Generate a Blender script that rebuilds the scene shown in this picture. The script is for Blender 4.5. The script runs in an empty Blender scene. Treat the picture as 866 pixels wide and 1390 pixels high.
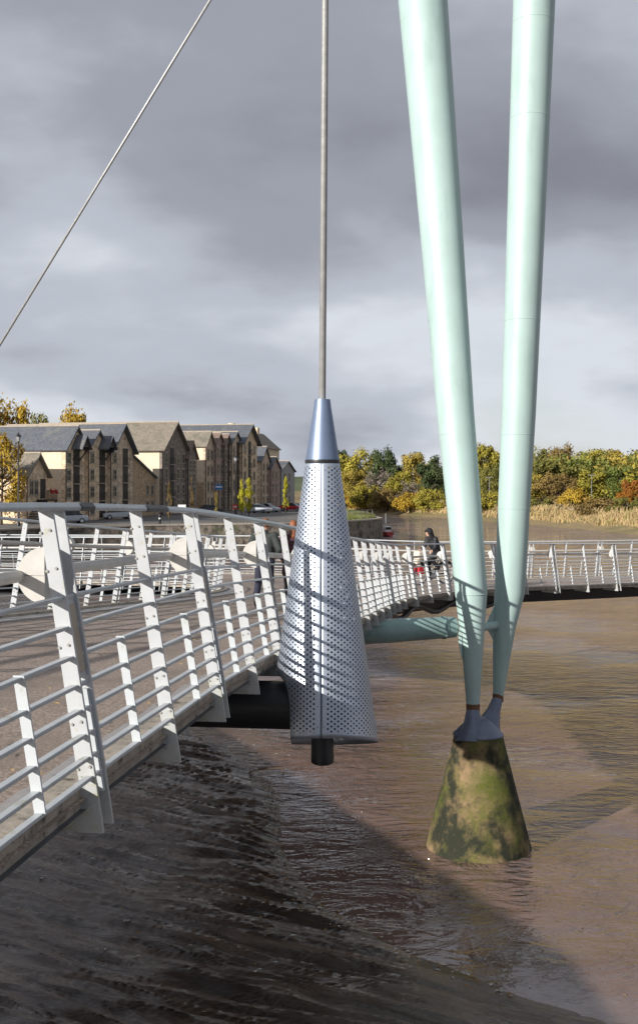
import bpy, bmesh, math, random
from mathutils import Vector, Matrix, noise
from mathutils.geometry import delaunay_2d_cdt
R = math.radians
random.seed(7)
sc = bpy.context.scene
col = sc.collection
# ---------------------------------------------------------------- camera, sky, sun, exposure
FPX, CX, HY, EZ = 1500.0, 433.0, 660.0, 7.2      # focal length in photo pixels, principal column, horizon row, eye height above water
cam = bpy.data.cameras.new('camera'); camo = bpy.data.objects.new('camera', cam); col.objects.link(camo)
camo.location = (0, 0, EZ); camo.rotation_euler = (R(90), 0, 0)
cam.sensor_fit = 'HORIZONTAL'; cam.sensor_width = 36; cam.lens = 36*FPX/866
cam.shift_y = -35/866; cam.clip_start = .05; cam.clip_end = 5000
sc.camera = camo
SUN_B, SUN_E = 46.0, 18.2                         # light travels towards this bearing (clockwise from +Y), sun elevation
w = bpy.data.worlds.new('World'); sc.world = w; w.use_nodes = True
nt = w.node_tree; nt.nodes.clear()
def N(tree, t, **kw):
    n = tree.nodes.new(t)
    for k, v in kw.items():
        if k.startswith('i_'):
            key = k[2:]; n.inputs[int(key) if key.isdigit() else key.replace('_', ' ')].default_value = v
        else: setattr(n, k, v)
    return n
def L(tree, a, b): tree.links.new(a, b)
def ramp(tree, fac, stops, interp='LINEAR'):
    r = N(tree, 'ShaderNodeValToRGB'); r.color_ramp.interpolation = interp
    e = r.color_ramp.elements
    while len(e) < len(stops): e.new(.5)
    for q, (p, c) in zip(e, stops):
        q.position = p; q.color = (c[0], c[1], c[2], 1) if len(c) == 3 else c
    L(tree, fac, r.inputs[0]); return r
def sky_nodes():
    out = N(nt, 'ShaderNodeOutputWorld'); bg = N(nt, 'ShaderNodeBackground'); bg2 = N(nt, 'ShaderNodeBackground'); mix = N(nt, 'ShaderNodeMixShader')
    sky = N(nt, 'ShaderNodeTexSky', sky_type='NISHITA', sun_disc=False, sun_elevation=R(SUN_E), sun_rotation=R(180+SUN_B))
    L(nt, sky.outputs[0], bg.inputs[0]); bg.inputs[1].default_value = .07
    tc = N(nt, 'ShaderNodeTexCoord'); sep = N(nt, 'ShaderNodeSeparateXYZ'); L(nt, tc.outputs['Generated'], sep.inputs[0])
    # cloud layer: direction projected on a gently domed sheet
    mx = N(nt, 'ShaderNodeMath', operation='MAXIMUM', i_1=0.0); L(nt, sep.outputs[2], mx.inputs[0])
    ad = N(nt, 'ShaderNodeMath', operation='ADD', i_1=.42); L(nt, mx.outputs[0], ad.inputs[0])
    cmb = N(nt, 'ShaderNodeCombineXYZ')
    for k in (0, 1):
        dv = N(nt, 'ShaderNodeMath', operation='DIVIDE'); L(nt, sep.outputs[k], dv.inputs[0]); L(nt, ad.outputs[0], dv.inputs[1]); L(nt, dv.outputs[0], cmb.inputs[k])
    mp = N(nt, 'ShaderNodeMapping'); L(nt, cmb.outputs[0], mp.inputs[0]); mp.inputs['Location'].default_value = (3.1, 1.4, .7); mp.inputs['Rotation'].default_value = (0, 0, R(14)); mp.inputs['Scale'].default_value = (1.7, 2.3, 1)
    n1 = N(nt, 'ShaderNodeTexNoise', i_Scale=.9, i_Detail=6.0, i_Roughness=.46, i_Distortion=.15); L(nt, mp.outputs[0], n1.inputs['Vector'])
    n2 = N(nt, 'ShaderNodeTexNoise', i_Scale=2.6, i_Detail=6.0, i_Roughness=.5); L(nt, mp.outputs[0], n2.inputs['Vector'])
    # brighter, thinner cloud low down, heavy base overhead
    elev = N(nt, 'ShaderNodeMapRange', i_1=0.03, i_2=.25, i_3=.215, i_4=-.06); L(nt, mx.outputs[0], elev.inputs[0])
    a = N(nt, 'ShaderNodeMath', operation='ADD'); L(nt, n1.outputs[0], a.inputs[0]); L(nt, elev.outputs[0], a.inputs[1])
    m2 = N(nt, 'ShaderNodeMath', operation='MULTIPLY_ADD', i_1=.22, i_2=-.11); L(nt, n2.outputs[0], m2.inputs[0])
    b = N(nt, 'ShaderNodeMath', operation='ADD'); L(nt, a.outputs[0], b.inputs[0]); L(nt, m2.outputs[0], b.inputs[1])
    cr = ramp(nt, b.outputs[0], [(.26, (.192, .202, .236)), (.44, (.282, .297, .345)), (.58, (.41, .437, .495)), (.74, (.60, .63, .68))], 'EASE')
    L(nt, cr.outputs[0], bg2.inputs[0]); bg2.inputs[1].default_value = 1.0
    cov = ramp(nt, b.outputs[0], [(.70, (1, 1, 1)), (.86, (.55, .55, .55))])
    L(nt, cov.outputs[0], mix.inputs[0]); L(nt, bg.outputs[0], mix.inputs[1]); L(nt, bg2.outputs[0], mix.inputs[2]); L(nt, mix.outputs[0], out.inputs[0])
sky_nodes()
sl = bpy.data.lights.new('sun', 'SUN'); sl.energy = 4.9; sl.angle = R(.5); sl.color = (1, .95, .88)
slo = bpy.data.objects.new('sun', sl); col.objects.link(slo); slo.location = (-30, -40, 60)
SUND = Vector((math.sin(R(SUN_B))*math.cos(R(SUN_E)), math.cos(R(SUN_B))*math.cos(R(SUN_E)), -math.sin(R(SUN_E))))
slo.rotation_euler = SUND.to_track_quat('-Z', 'Y').to_euler()
sc.render.engine = 'CYCLES'
vs = sc.view_settings; vs.view_transform = 'Standard'; vs.look = 'None'; vs.exposure = 0.28; vs.gamma = 1; vs.use_curve_mapping = False

# ---------------------------------------------------------------- helpers
def PX(x, y, d): return Vector(((x-CX)/FPX*d, d, EZ-(y-HY)/FPX*d))
def lerp(a, b, t): return a+(b-a)*t
def interp(x, pts):
    if x <= pts[0][0]: return pts[0][1]
    for (a, b), (c, d) in zip(pts, pts[1:]):
        if x <= c: return b+(d-b)*(x-a)/(c-a)
    return pts[-1][1]
def smooth_interp(x, pts):
    return (interp(x-.8, pts)+interp(x, pts)*2+interp(x+.8, pts))/4
class MB:
    def __init__(s): s.v = []; s.f = []; s.mi = []; s.m = 0
    def add(s, vs, fs):
        o = len(s.v); s.v += [tuple(p) for p in vs]; s.f += [tuple(i+o for i in f) for f in fs]; s.mi += [s.m]*len(fs); return s
    def box(s, c, size, mat=None):
        x, y, z = (q/2 for q in size); M = mat or Matrix.Identity(3); c = Vector(c)
        vs = [c+M @ Vector(p) for p in ((-x,-y,-z),(x,-y,-z),(x,y,-z),(-x,y,-z),(-x,-y,z),(x,-y,z),(x,y,z),(-x,y,z))]
        return s.add(vs, [(0,3,2,1),(4,5,6,7),(0,1,5,4),(1,2,6,5),(2,3,7,6),(3,0,4,7)])
    def bx(s, x0, x1, y0, y1, z0, z1): return s.box(((x0+x1)/2, (y0+y1)/2, (z0+z1)/2), (x1-x0, y1-y0, z1-z0))
    def prism(s, poly, fn, a, b):          # poly 2D points, fn(p, h) -> 3D
        n = len(poly); vs = [fn(p, a) for p in poly]+[fn(p, b) for p in poly]
        return s.add(vs, [tuple(range(n-1, -1, -1)), tuple(range(n, 2*n))]+[(i, (i+1) % n, n+(i+1) % n, n+i) for i in range(n)])
    def tube(s, pts, r, n=8, cap=True, up=None):
        pts = [Vector(p) for p in pts]; rs = r if isinstance(r, (list, tuple)) else [r]*len(pts)
        vs = []; fs = []; prev = None
        for i, p in enumerate(pts):
            t = (pts[min(i+1, len(pts)-1)]-pts[max(i-1, 0)]).normalized()
            ref = prev or (Vector((0, 0, 1)) if abs(t.z) < .9 else Vector((1, 0, 0)))
            a = (ref-t*ref.dot(t)).normalized(); prev = a; b = t.cross(a)
            for k in range(n):
                q = 2*math.pi*k/n; vs.append(p+(a*math.cos(q)+b*math.sin(q))*rs[i])
        for i in range(len(pts)-1):
            for k in range(n):
                fs.append((i*n+k, i*n+(k+1) % n, (i+1)*n+(k+1) % n, (i+1)*n+k))
        if cap: fs += [tuple(range(n-1, -1, -1)), tuple((len(pts)-1)*n+k for k in range(n))]
        return s.add(vs, fs)
    def lathe(s, prof, n=24, c=(0, 0, 0), cap=True):
        return s.tube([(c[0], c[1], c[2]+z) for r, z in prof], [r for r, z in prof], n, cap)
    def sweep(s, pts, nors, sec, z=0):     # rectangular-ish section swept: sec = list of (n, z) points
        m = len(sec); vs = []; fs = []
        for p, q in zip(pts, nors):
            for a, b in sec: vs.append(Vector(p)+q*a+Vector((0, 0, b+z)))
        for i in range(len(pts)-1):
            for k in range(m): fs.append((i*m+k, i*m+(k+1) % m, (i+1)*m+(k+1) % m, (i+1)*m+k))
        fs += [tuple(range(m-1, -1, -1)), tuple((len(pts)-1)*m+k for k in range(m))]
        return s.add(vs, fs)
    def capsule(s, p0, p1, r0, r1, n=10):
        p0 = Vector(p0); p1 = Vector(p1); t = (p1-p0).normalized()
        pts = []; rs = []
        for a in (-80, -50, -20): pts.append(p0+t*r0*math.sin(R(a))); rs.append(r0*math.cos(R(a)))
        for a in (20, 50, 80): pts.append(p1+t*r1*math.sin(R(a))); rs.append(r1*math.cos(R(a)))
        return s.tube(pts, rs, n)
    def ball(s, c, r, n=12, m=8, rot=None):
        rx, ry, rz = (r, r, r) if not isinstance(r, (tuple, list)) else r
        c = Vector(c); vs = []; fs = []; M = rot or Matrix.Identity(3)
        for i in range(1, m):
            th = math.pi*i/m
            for k in range(n):
                ph = 2*math.pi*k/n; vs.append(c+M @ Vector((rx*math.sin(th)*math.cos(ph), ry*math.sin(th)*math.sin(ph), rz*math.cos(th))))
        vs += [c+M @ Vector((0, 0, rz)), c+M @ Vector((0, 0, -rz))]; a = len(vs)-2
        for i in range(m-2):
            for k in range(n): fs.append((i*n+k, (i+1)*n+k, (i+1)*n+(k+1) % n, i*n+(k+1) % n))
        for k in range(n): fs.append((a, k, (k+1) % n)); fs.append((a+1, (m-2)*n+(k+1) % n, (m-2)*n+k))
        return s.add(vs, fs)
    def mesh(s, name, mats, smooth=False, fix=True):
        me = bpy.data.meshes.new(name); me.from_pydata([tuple(p) for p in s.v], [], s.f)
        for m in (mats if isinstance(mats, (list, tuple)) else [mats]): me.materials.append(m)
        if s.m or any(s.mi): me.polygons.foreach_set('material_index', s.mi)
        if fix:
            bm = bmesh.new(); bm.from_mesh(me); bmesh.ops.recalc_face_normals(bm, faces=bm.faces); bm.to_mesh(me); bm.free()
        if smooth:
            me.polygons.foreach_set('use_smooth', [True]*len(me.polygons))
            if smooth is not True: me.set_sharp_from_angle(angle=R(smooth))
        me.update(); return me
    def build(s, name, mats, parent=None, smooth=False, bevel=0, fix=True):
        return link(name, s.mesh(name, mats, smooth, fix), parent, bevel)
def link(name, me, parent=None, bevel=0):
    o = bpy.data.objects.new(name, me); col.objects.link(o)
    if parent: o.parent = parent
    if bevel:
        b = o.modifiers.new('bevel', 'BEVEL'); b.width = bevel; b.segments = 2; b.limit_method = 'ANGLE'; b.angle_limit = R(40)
    return o
def tag(o, label=None, cat=None, group=None, kind=None):
    if label: o['label'] = label
    if cat: o['category'] = cat
    if group: o['group'] = group
    if kind: o['kind'] = kind
    return o
def thing(name, label, cat, loc=(0, 0, 0), rz=0, group=None):
    o = bpy.data.objects.new(name, None); col.objects.link(o); o.empty_display_size = .3
    o.location = loc; o.rotation_euler = (0, 0, rz); return tag(o, label, cat, group)
def remeshed(mb, name, mat, parent, voxel, smooth_it=3):
    me = mb.mesh(name+'_raw', mat); o = bpy.data.objects.new(name, me); col.objects.link(o)
    m = o.modifiers.new('r', 'REMESH'); m.mode = 'VOXEL'; m.voxel_size = voxel
    s2 = o.modifiers.new('s', 'SMOOTH'); s2.iterations = smooth_it; s2.factor = .5
    dg = bpy.context.evaluated_depsgraph_get(); dg.update()
    me2 = bpy.data.meshes.new_from_object(o.evaluated_get(dg)); o.modifiers.clear(); o.data = me2; me2.name = name
    me2.materials.clear(); me2.materials.append(mat)
    me2.polygons.foreach_set('use_smooth', [True]*len(me2.polygons))
    o.parent = parent; return o
# ---------------------------------------------------------------- materials
MATS = {}
def mat(name, c, rough=.6, var=.15, scale=6, c2=None, bump=0, bscale=None, metal=0, spec=.5, detail=6, coord='Object', stretch=(1, 1, 1), edge=(.35, .7)):
    if name in MATS: return MATS[name]
    m = bpy.data.materials.new(name); m.use_nodes = True; t = m.node_tree; b = t.nodes['Principled BSDF']
    tc = N(t, 'ShaderNodeTexCoord'); mp = N(t, 'ShaderNodeMapping'); mp.inputs['Scale'].default_value = stretch; L(t, tc.outputs[coord], mp.inputs[0])
    nz = N(t, 'ShaderNodeTexNoise', i_Scale=scale, i_Detail=float(detail), i_Roughness=.6); L(t, mp.outputs[0], nz.inputs['Vector'])
    ca = tuple(q*(1-var) for q in c); cb = c2 or tuple(min(1, q*(1+var)) for q in c)
    r = ramp(t, nz.outputs[0], [(edge[0], ca), (edge[1], cb)]); L(t, r.outputs[0], b.inputs['Base Color'])
    b.inputs['Roughness'].default_value = rough; b.inputs['Metallic'].default_value = metal; b.inputs['Specular IOR Level'].default_value = spec
    if bump:
        n2 = N(t, 'ShaderNodeTexNoise', i_Scale=bscale or scale*4, i_Detail=6.0); L(t, mp.outputs[0], n2.inputs['Vector'])
        bp = N(t, 'ShaderNodeBump', i_Strength=bump, i_Distance=.02); L(t, n2.outputs[0], bp.inputs['Height']); L(t, bp.outputs[0], b.inputs['Normal'])
    MATS[name] = m; return m
def dirt(m, c, scale, lo, hi, rough=None, stretch=(1, 1, 1), coord='Object'):      # second layer of stains with a shape of their own
    t = m.node_tree; b = t.nodes['Principled BSDF']; old = b.inputs['Base Color'].links[0].from_socket
    tc = N(t, 'ShaderNodeTexCoord'); mp = N(t, 'ShaderNodeMapping'); mp.inputs['Scale'].default_value = stretch; mp.inputs['Location'].default_value = (3.3*scale, 1.7, 5.1); L(t, tc.outputs[coord], mp.inputs[0])
    nz = N(t, 'ShaderNodeTexNoise', i_Scale=scale, i_Detail=8.0, i_Roughness=.65); L(t, mp.outputs[0], nz.inputs['Vector'])
    r = ramp(t, nz.outputs[0], [(lo, (0, 0, 0)), (hi, (1, 1, 1))])
    mx = N(t, 'ShaderNodeMix', data_type='RGBA'); L(t, r.outputs[0], mx.inputs[0]); L(t, old, mx.inputs[6]); mx.inputs[7].default_value = (*c, 1); L(t, mx.outputs[2], b.inputs['Base Color']); return m
white_paint = dirt(mat('white_paint', (.48, .495, .51), .42, .06, 9), (.42, .40, .30), 17, .60, .74)
rail_paint = dirt(mat('rail_paint', (.52, .55, .565), .38, .06, 7), (.36, .35, .25), 5, .60, .72)
hub_paint = mat('hub_paint', (.52, .50, .465), .5, .08, 12)
dark_sleeve = mat('dark_sleeve', (.05, .05, .055), .5)
post_stain = dirt(dirt(mat('post_stain', (.45, .46, .455), .45, .08, 9), (.38, .36, .20), 13, .52, .66), (.10, .11, .06), 24, .60, .70)
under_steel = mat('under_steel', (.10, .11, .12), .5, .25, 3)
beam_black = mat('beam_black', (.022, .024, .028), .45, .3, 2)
kerb_mat = dirt(mat('kerb_concrete', (.40, .35, .29), .85, .2, 7, bump=.3), (.09, .08, .06), 9, .53, .66)
tarmac = dirt(mat('deck_tarmac', (.36, .285, .235), .8, .32, 45, bump=.6, bscale=140, edge=(.42, .60)), (.25, .20, .165), 1.1, .47, .68)
gutter_mat = mat('gutter_plate', (.36, .34, .33), .6, .12, 25)
mast_paint = dirt(mat('mast_paint', (.405, .535, .51), .45, .04, 1.5), (.29, .40, .375), 2.5, .52, .82, stretch=(1, 1, .15))
mast_dark = dirt(mat('mast_paint_shaded', (.22, .33, .32), .4, .15, 2), (.08, .10, .09), 3, .55, .75, stretch=(.5, 1, 1))  # darker mast paint: the strut's shade is put into its colour
shoe_steel = mat('shoe_steel', (.16, .18, .24), .45, .15, 4, metal=.3)
rust = mat('rust', (.16, .08, .04), .8)
cable_mat = mat('cable_steel', (.42, .42, .41), .45, .12, 8, metal=.35)
cap_steel = mat('cap_steel', (.20, .255, .37), .45, .06, 5, metal=.55)
black_steel = mat('black_steel', (.02, .02, .022), .4, .2, 6)
beige = mat('lamp_diffuser', (.42, .35, .27), .5)

# ---------------------------------------------------------------- plan of the bridge (x, distance)
RE = [(-10, -1.6), (-4, -1.72), (0, -1.66), (2.5, -1.41), (5.27, -1.08), (6.66, -.91), (8.1, -.745), (9.5, -.585), (11.1, -.39), (12.5, -.2), (13.9, .02), (15.4, .27), (17, .53), (18.5, .80), (19.9, 1.0), (21.2, 1.2), (22.5, 1.41), (23.8, 1.6), (25.1, 1.8), (26.4, 2.06), (27.6, 2.42), (28.9, 2.92), (30.1, 3.55), (31.3, 4.3), (32.4, 5.2), (33.5, 6.3), (34.45, 7.5), (35.3, 8.7), (36.1, 9.9), (37.6, 12.3), (39.5, 15.5), (43, 21)]
LE = [(-10, -6.3), (0, -6.25), (6, -5.95), (10.9, -5.25), (15.3, -4.45), (18.9, -3.85), (23.3, -3.1), (26.6, -2.62), (28.4, -2.55), (30.0, -2.9), (31.4, -3.9), (32.4, -5.4), (33.2, -7.4), (34.2, -10.6), (36.0, -16), (38.2, -22)]
FE = [(44.2, -22), (42.3, -16), (40.9, -10), (40.0, -5), (39.3, -1), (38.9, 3), (39.2, 6), (40.1, 9), (41.3, 12), (43.2, 16), (46, 21)]
DROP = [(-10, 1.36), (0, 1.37), (5.27, 1.41), (8.1, 1.49), (11.1, 1.67), (15, 1.95), (18.5, 2.2), (23.6, 2.54), (26.8, 2.75), (30.2, 2.90), (36, 3.2), (41, 3.32), (50, 3.4)]
def deck_z(x, d):
    off = max(0, min(1, (smooth_interp(d, RE) - x)/4.5)) if d < 34 else max(0, min(1, (4-x)/6))
    return EZ-smooth_interp(d, DROP)+.2*off
def catmull(pts, step=.35):
    out = []
    for i in range(len(pts)-1):
        p0 = pts[max(i-1, 0)]; p1 = pts[i]; p2 = pts[i+1]; p3 = pts[min(i+2, len(pts)-1)]
        n = max(1, int((p2-p1).length/step))
        for k in range(n):
            t = k/n; out.append(.5*((2*p1)+(p2-p0)*t+(2*p0-5*p1+4*p2-p3)*t*t+(3*p1-p0-3*p2+p3)*t**3))
    out.append(pts[-1]); return out
def curve(plan):
    pts = catmull([Vector((x, d, 0)) for d, x in plan])
    for p in pts: p.z = deck_z(p.x, p.y)
    return pts
class Edge:
    def __init__(s, plan, side):          # side: +1 outward normal lies right of travel
        s.p = curve(plan); s.side = side; s.s = [0]
        for a, b in zip(s.p, s.p[1:]): s.s.append(s.s[-1]+(b-a).length)
    def at(s, q):
        import bisect
        i = max(1, min(len(s.s)-1, bisect.bisect_left(s.s, q))); t = (q-s.s[i-1])/(s.s[i]-s.s[i-1])
        return s.p[i-1].lerp(s.p[i], t)
    def frame(s, q):
        T = (s.at(min(q+.3, s.s[-1]))-s.at(max(q-.3, 0))); T.z = 0; T.normalize()
        return s.at(q), T, Vector((T.y, -T.x, 0))*s.side
    def s_of(s, d):                        # arc length where the curve first reaches distance d
        for a, b, sa, sb in zip(s.p, s.p[1:], s.s, s.s[1:]):
            if (a.y-d)*(b.y-d) <= 0 and a.y != b.y: return sa+(sb-sa)*(d-a.y)/(b.y-a.y)
    def run(s, a, b, step=.35):
        n = max(2, int((b-a)/step)); fr = [s.frame(a+(b-a)*i/n) for i in range(n+1)]
        return [f[0] for f in fr], [f[2] for f in fr]
ER, EL, EF = Edge(RE, 1), Edge(LE, -1), Edge(FE, -1)

# ---------------------------------------------------------------- water, mud, banks
def ground_obj(name, fn, xs, ys, m, kind='structure', smooth=True):
    nx, ny = len(xs), len(ys)
    vs = [(x, y, fn(x, y)) for y in ys for x in xs]
    fs = [(j*nx+i, j*nx+i+1, (j+1)*nx+i+1, (j+1)*nx+i) for j in range(ny-1) for i in range(nx-1)]
    b = MB(); b.add(vs, fs); o = b.build(name, m, None, smooth, fix=False); tag(o, kind=kind); return o
def rng(a, b, n): return [a+(b-a)*i/(n-1) for i in range(n)]
def water_material():
    m = bpy.data.materials.new('river_water'); m.use_nodes = True; t = m.node_tree; b = t.nodes['Principled BSDF']
    tc = N(t, 'ShaderNodeTexCoord')
    mp = N(t, 'ShaderNodeMapping'); mp.inputs['Scale'].default_value = (.5, 1, 1); mp.inputs['Rotation'].default_value = (0, 0, R(-14)); L(t, tc.outputs['Object'], mp.inputs[0])
    n1 = N(t, 'ShaderNodeTexNoise', i_Scale=1.35, i_Detail=5.0, i_Roughness=.58, i_Distortion=.8); L(t, mp.outputs[0], n1.inputs['Vector'])
    n2 = N(t, 'ShaderNodeTexNoise', i_Scale=.13, i_Detail=2.0); L(t, tc.outputs['Object'], n2.inputs['Vector'])
    n3 = N(t, 'ShaderNodeTexNoise', i_Scale=.55, i_Detail=4.0); L(t, mp.outputs[0], n3.inputs['Vector'])
    r = ramp(t, n3.outputs[0], [(.35, (.140, .086, .066)), (.68, (.205, .132, .104))]); L(t, r.outputs[0], b.inputs['Base Color'])
    amp = N(t, 'ShaderNodeMapRange', i_1=.38, i_2=.62, i_3=.16, i_4=1.0); L(t, n2.outputs[0], amp.inputs[0])
    n4 = N(t, 'ShaderNodeTexNoise', i_Scale=3.6, i_Detail=3.0, i_Roughness=.5, i_Distortion=1.0); L(t, mp.outputs[0], n4.inputs['Vector'])
    sm = N(t, 'ShaderNodeMath', operation='MULTIPLY_ADD', i_1=.42); L(t, n4.outputs[0], sm.inputs[0]); L(t, n1.outputs[0], sm.inputs[2])
    h = N(t, 'ShaderNodeMath', operation='MULTIPLY'); L(t, sm.outputs[0], h.inputs[0]); L(t, amp.outputs[0], h.inputs[1])
    bp = N(t, 'ShaderNodeBump', i_Strength=1.0, i_Distance=.80); ca = N(t, 'ShaderNodeAttribute', attribute_name='calm'); cm = N(t, 'ShaderNodeMath', operation='MULTIPLY_ADD', i_1=-.87, i_2=1.0); L(t, ca.outputs['Fac'], cm.inputs[0])
    h2 = N(t, 'ShaderNodeMath', operation='MULTIPLY'); L(t, h.outputs[0], h2.inputs[0]); L(t, cm.outputs[0], h2.inputs[1])
    L(t, h2.outputs[0], bp.inputs['Height']); L(t, bp.outputs[0], b.inputs['Normal'])
    b.inputs['Roughness'].default_value = .05; b.inputs['IOR'].default_value = 2.0; return m
bed = MB().add([(-2500, -2500, -2.5), (2500, -2500, -2.5), (2500, 2500, -2.5), (-2500, 2500, -2.5)], [(0, 1, 2, 3)]).build('ground', mat('bed', (.12, .09, .07), .9), fix=False); tag(bed, kind='structure')
MUD = [(2, 12), (8, 9), (12, 6.5), (14, 4.6), (16.0, 2.5), (16.9, 1.55), (18.9, .1), (20.5, -.5), (22, -.72), (24.5, -.8), (27, -1.1), (29.5, -2.3), (32.7, -3.9), (38, -6), (45, -9), (60, -14), (80, -18), (100, -20), (125, -22)]
def fbm(x, y, z=0, o=5): return noise.fractal(Vector((x, y, z)), .9, 2.1, o)
def mud_z(x, d):
    e = smooth_interp(d, MUD)-x
    e += .35*fbm(x*.5, d*.5, 3, 3)
    if e < 0: return max(-.6, e*.07)
    h = .075*e if e < 6 else .45+.12*(e-6)
    # drainage ridges running down to the water
    q = (d*.92+x*.40); along = (x*.92-d*.40)
    wob = .5*fbm(x*.5, d*.5, 9, 2)
    rdg = 1-abs(fbm(along*.22, q*1.5+wob, 1, 4))*2
    rd2 = 1-abs(fbm(along*.45, q*4.2+wob*2, 5, 3))*2
    k = min(1, e*1.2)
    return h+k*(.075*rdg+.034*rd2)
def mud_material():
    m = bpy.data.materials.new('wet_mud'); m.use_nodes = True; t = m.node_tree; b = t.nodes['Principled BSDF']; tc = N(t, 'ShaderNodeTexCoord')
    ro = N(t, 'ShaderNodeMapping'); ro.inputs['Rotation'].default_value = (0, 0, R(23.5)); L(t, tc.outputs['Object'], ro.inputs[0])
    mp = N(t, 'ShaderNodeMapping'); mp.inputs['Scale'].default_value = (.35, 2.6, 1); L(t, ro.outputs[0], mp.inputs[0])
    n1 = N(t, 'ShaderNodeTexNoise', i_Scale=1.3, i_Detail=5.0, i_Roughness=.55, i_Distortion=.4); L(t, mp.outputs[0], n1.inputs['Vector'])
    n2 = N(t, 'ShaderNodeTexNoise', i_Scale=9.0, i_Detail=6.0, i_Roughness=.7); L(t, mp.outputs[0], n2.inputs['Vector'])
    n4 = N(t, 'ShaderNodeTexNoise', i_Scale=.5, i_Detail=4.0); L(t, tc.outputs['Object'], n4.inputs['Vector'])
    r = ramp(t, n1.outputs[0], [(.34, (.027, .018, .012)), (.50, (.068, .045, .031)), (.66, (.15, .105, .074))]); L(t, r.outputs[0], b.inputs['Base Color'])
    rr = ramp(t, n4.outputs[0], [(.38, (.42, .42, .42)), (.60, (.16, .16, .16))]); L(t, rr.outputs[0], b.inputs['Roughness'])
    ad = N(t, 'ShaderNodeMath', operation='MULTIPLY_ADD', i_1=.14); L(t, n2.outputs[0], ad.inputs[0]); L(t, n1.outputs[0], ad.inputs[2])
    b.inputs['Coat Weight'].default_value = .55; b.inputs['Coat Tint'].default_value = (1, .93, .86, 1); b.inputs['Coat Roughness'].default_value = .14
    bp = N(t, 'ShaderNodeBump', i_Strength=1.0, i_Distance=.13); L(t, ad.outputs[0], bp.inputs['Height']); L(t, bp.outputs[0], b.inputs['Coat Normal']); L(t, bp.outputs[0], b.inputs['Normal']); return m
MUDM = mud_material()
def river():
    xs = [-900, -200, -40]+[-12+.4*i for i in range(66)]+[40, 200, 900]; ys_ = [-200, 0]+[8+.4*i for i in range(96)]+[60, 120, 400, 1500]
    o = ground_obj('river_water', lambda x, d: 0.0, xs, ys_, water_material(), smooth=False)
    at = o.data.attributes.new('calm', 'FLOAT', 'POINT')          # sheltered shallows beside the mud ripple less
    for i, v in enumerate(o.data.vertices):
        e = v.co.x-smooth_interp(v.co.y, MUD); k = 0
        if 12 < v.co.y < 34: k = max(0, min(1, (3.6-e)/2.4))*max(0, min(1, (34-v.co.y)/6))
        at.data[i].value = k
river()
ys = [-2+.4*i for i in range(33)]; y = 11.0
while y < 50: ys.append(y); y *= 1.0036
ground_obj('mud_bank', mud_z, rng(-13, 3.2, 250)+[3.4+.4*i for i in range(26)], ys, MUDM)
ground_obj('mud_flat', lambda x, d: mud_z(x, d)-.05, rng(-60, -5, 120), rng(46, 118, 120), MUDM)
# flecks of leaves and foam along the water's edge
def flecks():
    b = MB(); rnd = random.Random(3)
    for i in range(900):
        d = rnd.uniform(15.5, 33); x = smooth_interp(d, MUD)-abs(rnd.gauss(0, .35))-.02
        if i % 3 == 0: x = rnd.uniform(-5, smooth_interp(d, MUD)+2.2)
        z = max(mud_z(x, d), 0)+.012; r = rnd.uniform(.012, .036); a = rnd.uniform(0, 6.28)
        c, s_ = math.cos(a)*r, math.sin(a)*r; b.m = 0 if rnd.random() < .6 else 1
        b.add([(x-c*1.6, d-s_*1.6, z), (x+s_*.7, d-c*.7, z+r*.3), (x+c*1.6, d+s_*1.6, z+.002), (x-s_*.7, d+c*.7, z+r*.35)], [(0, 1, 2, 3)])
    o = b.build('leaf_litter', [mat('leaf_litter', (.30, .17, .06), .7), mat('foam_fleck', (.55, .52, .48), .6)], fix=False); tag(o, 'fallen leaves and foam flecks along the muddy waterline', 'leaf litter', kind='stuff')
flecks()
tw = thing('driftwood_twig', 'bent bare twig stuck in the mud at the waterline below the perforated cone', 'twig', (-1.35, 27.6, mud_z(-1.35, 27.6)))
MB().tube([(-.5, 0, .02), (-.2, .05, .10), (.1, 0, .16), (.42, -.03, .17)], [.018, .016, .013, .008], 6).build('stem', mat('twig', (.22, .13, .07), .8), tw)
MB().tube([(.42, -.03, .17), (.45, -.03, .07), (.46, 0, -.08)], [.010, .010, .012], 6).build('branch', MATS['twig'], tw)
# right bank
BANK = [(-60, 72), (30, 70), (80, 62), (127, 50), (161, 46.5), (193, 42), (220, 36), (251, 28), (277, 18), (300, 9), (325, 0), (360, -18), (400, -50), (700, -120)]
def rbank_z(x, d):
    e = x-interp(d, BANK)+1.2*fbm(x*.07, d*.07, 2, 3)
    if d > 330: e = max(e, (d-330)*.8)
    if e < 0: return max(-1.6, e*.3)
    if e < 5: return .12*e+.08*fbm(x*.6, d*.6, 1, 3)
    if e < 8: return .6+.42*(e-5)+.25*fbm(x*.5, d*.5, 1, 3)
    return 1.86+.055*(e-8)+.35*fbm(x*.12, d*.12, 0, 4)
bank_mat = dirt(mat('bank_grass', (.30, .215, .10), .9, .3, 1.2, c2=(.36, .27, .13), bump=.5), (.13, .14, .04), .05, .5, .62)
dirt(bank_mat, (.20, .145, .10), .9, .55, .7)
ground_obj('river_bank', rbank_z, rng(-120, 240, 130), rng(20, 420, 170), bank_mat)
far = ground_obj('far_field', lambda x, d: 3.2+.02*(d-415)+4*fbm(x*.004, d*.004, 0, 2) if d > 420 else 2.0, rng(-900, 900, 30), rng(410, 1200, 20), mat('far_field', (.09, .11, .04), .9, .3, .02))
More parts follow.
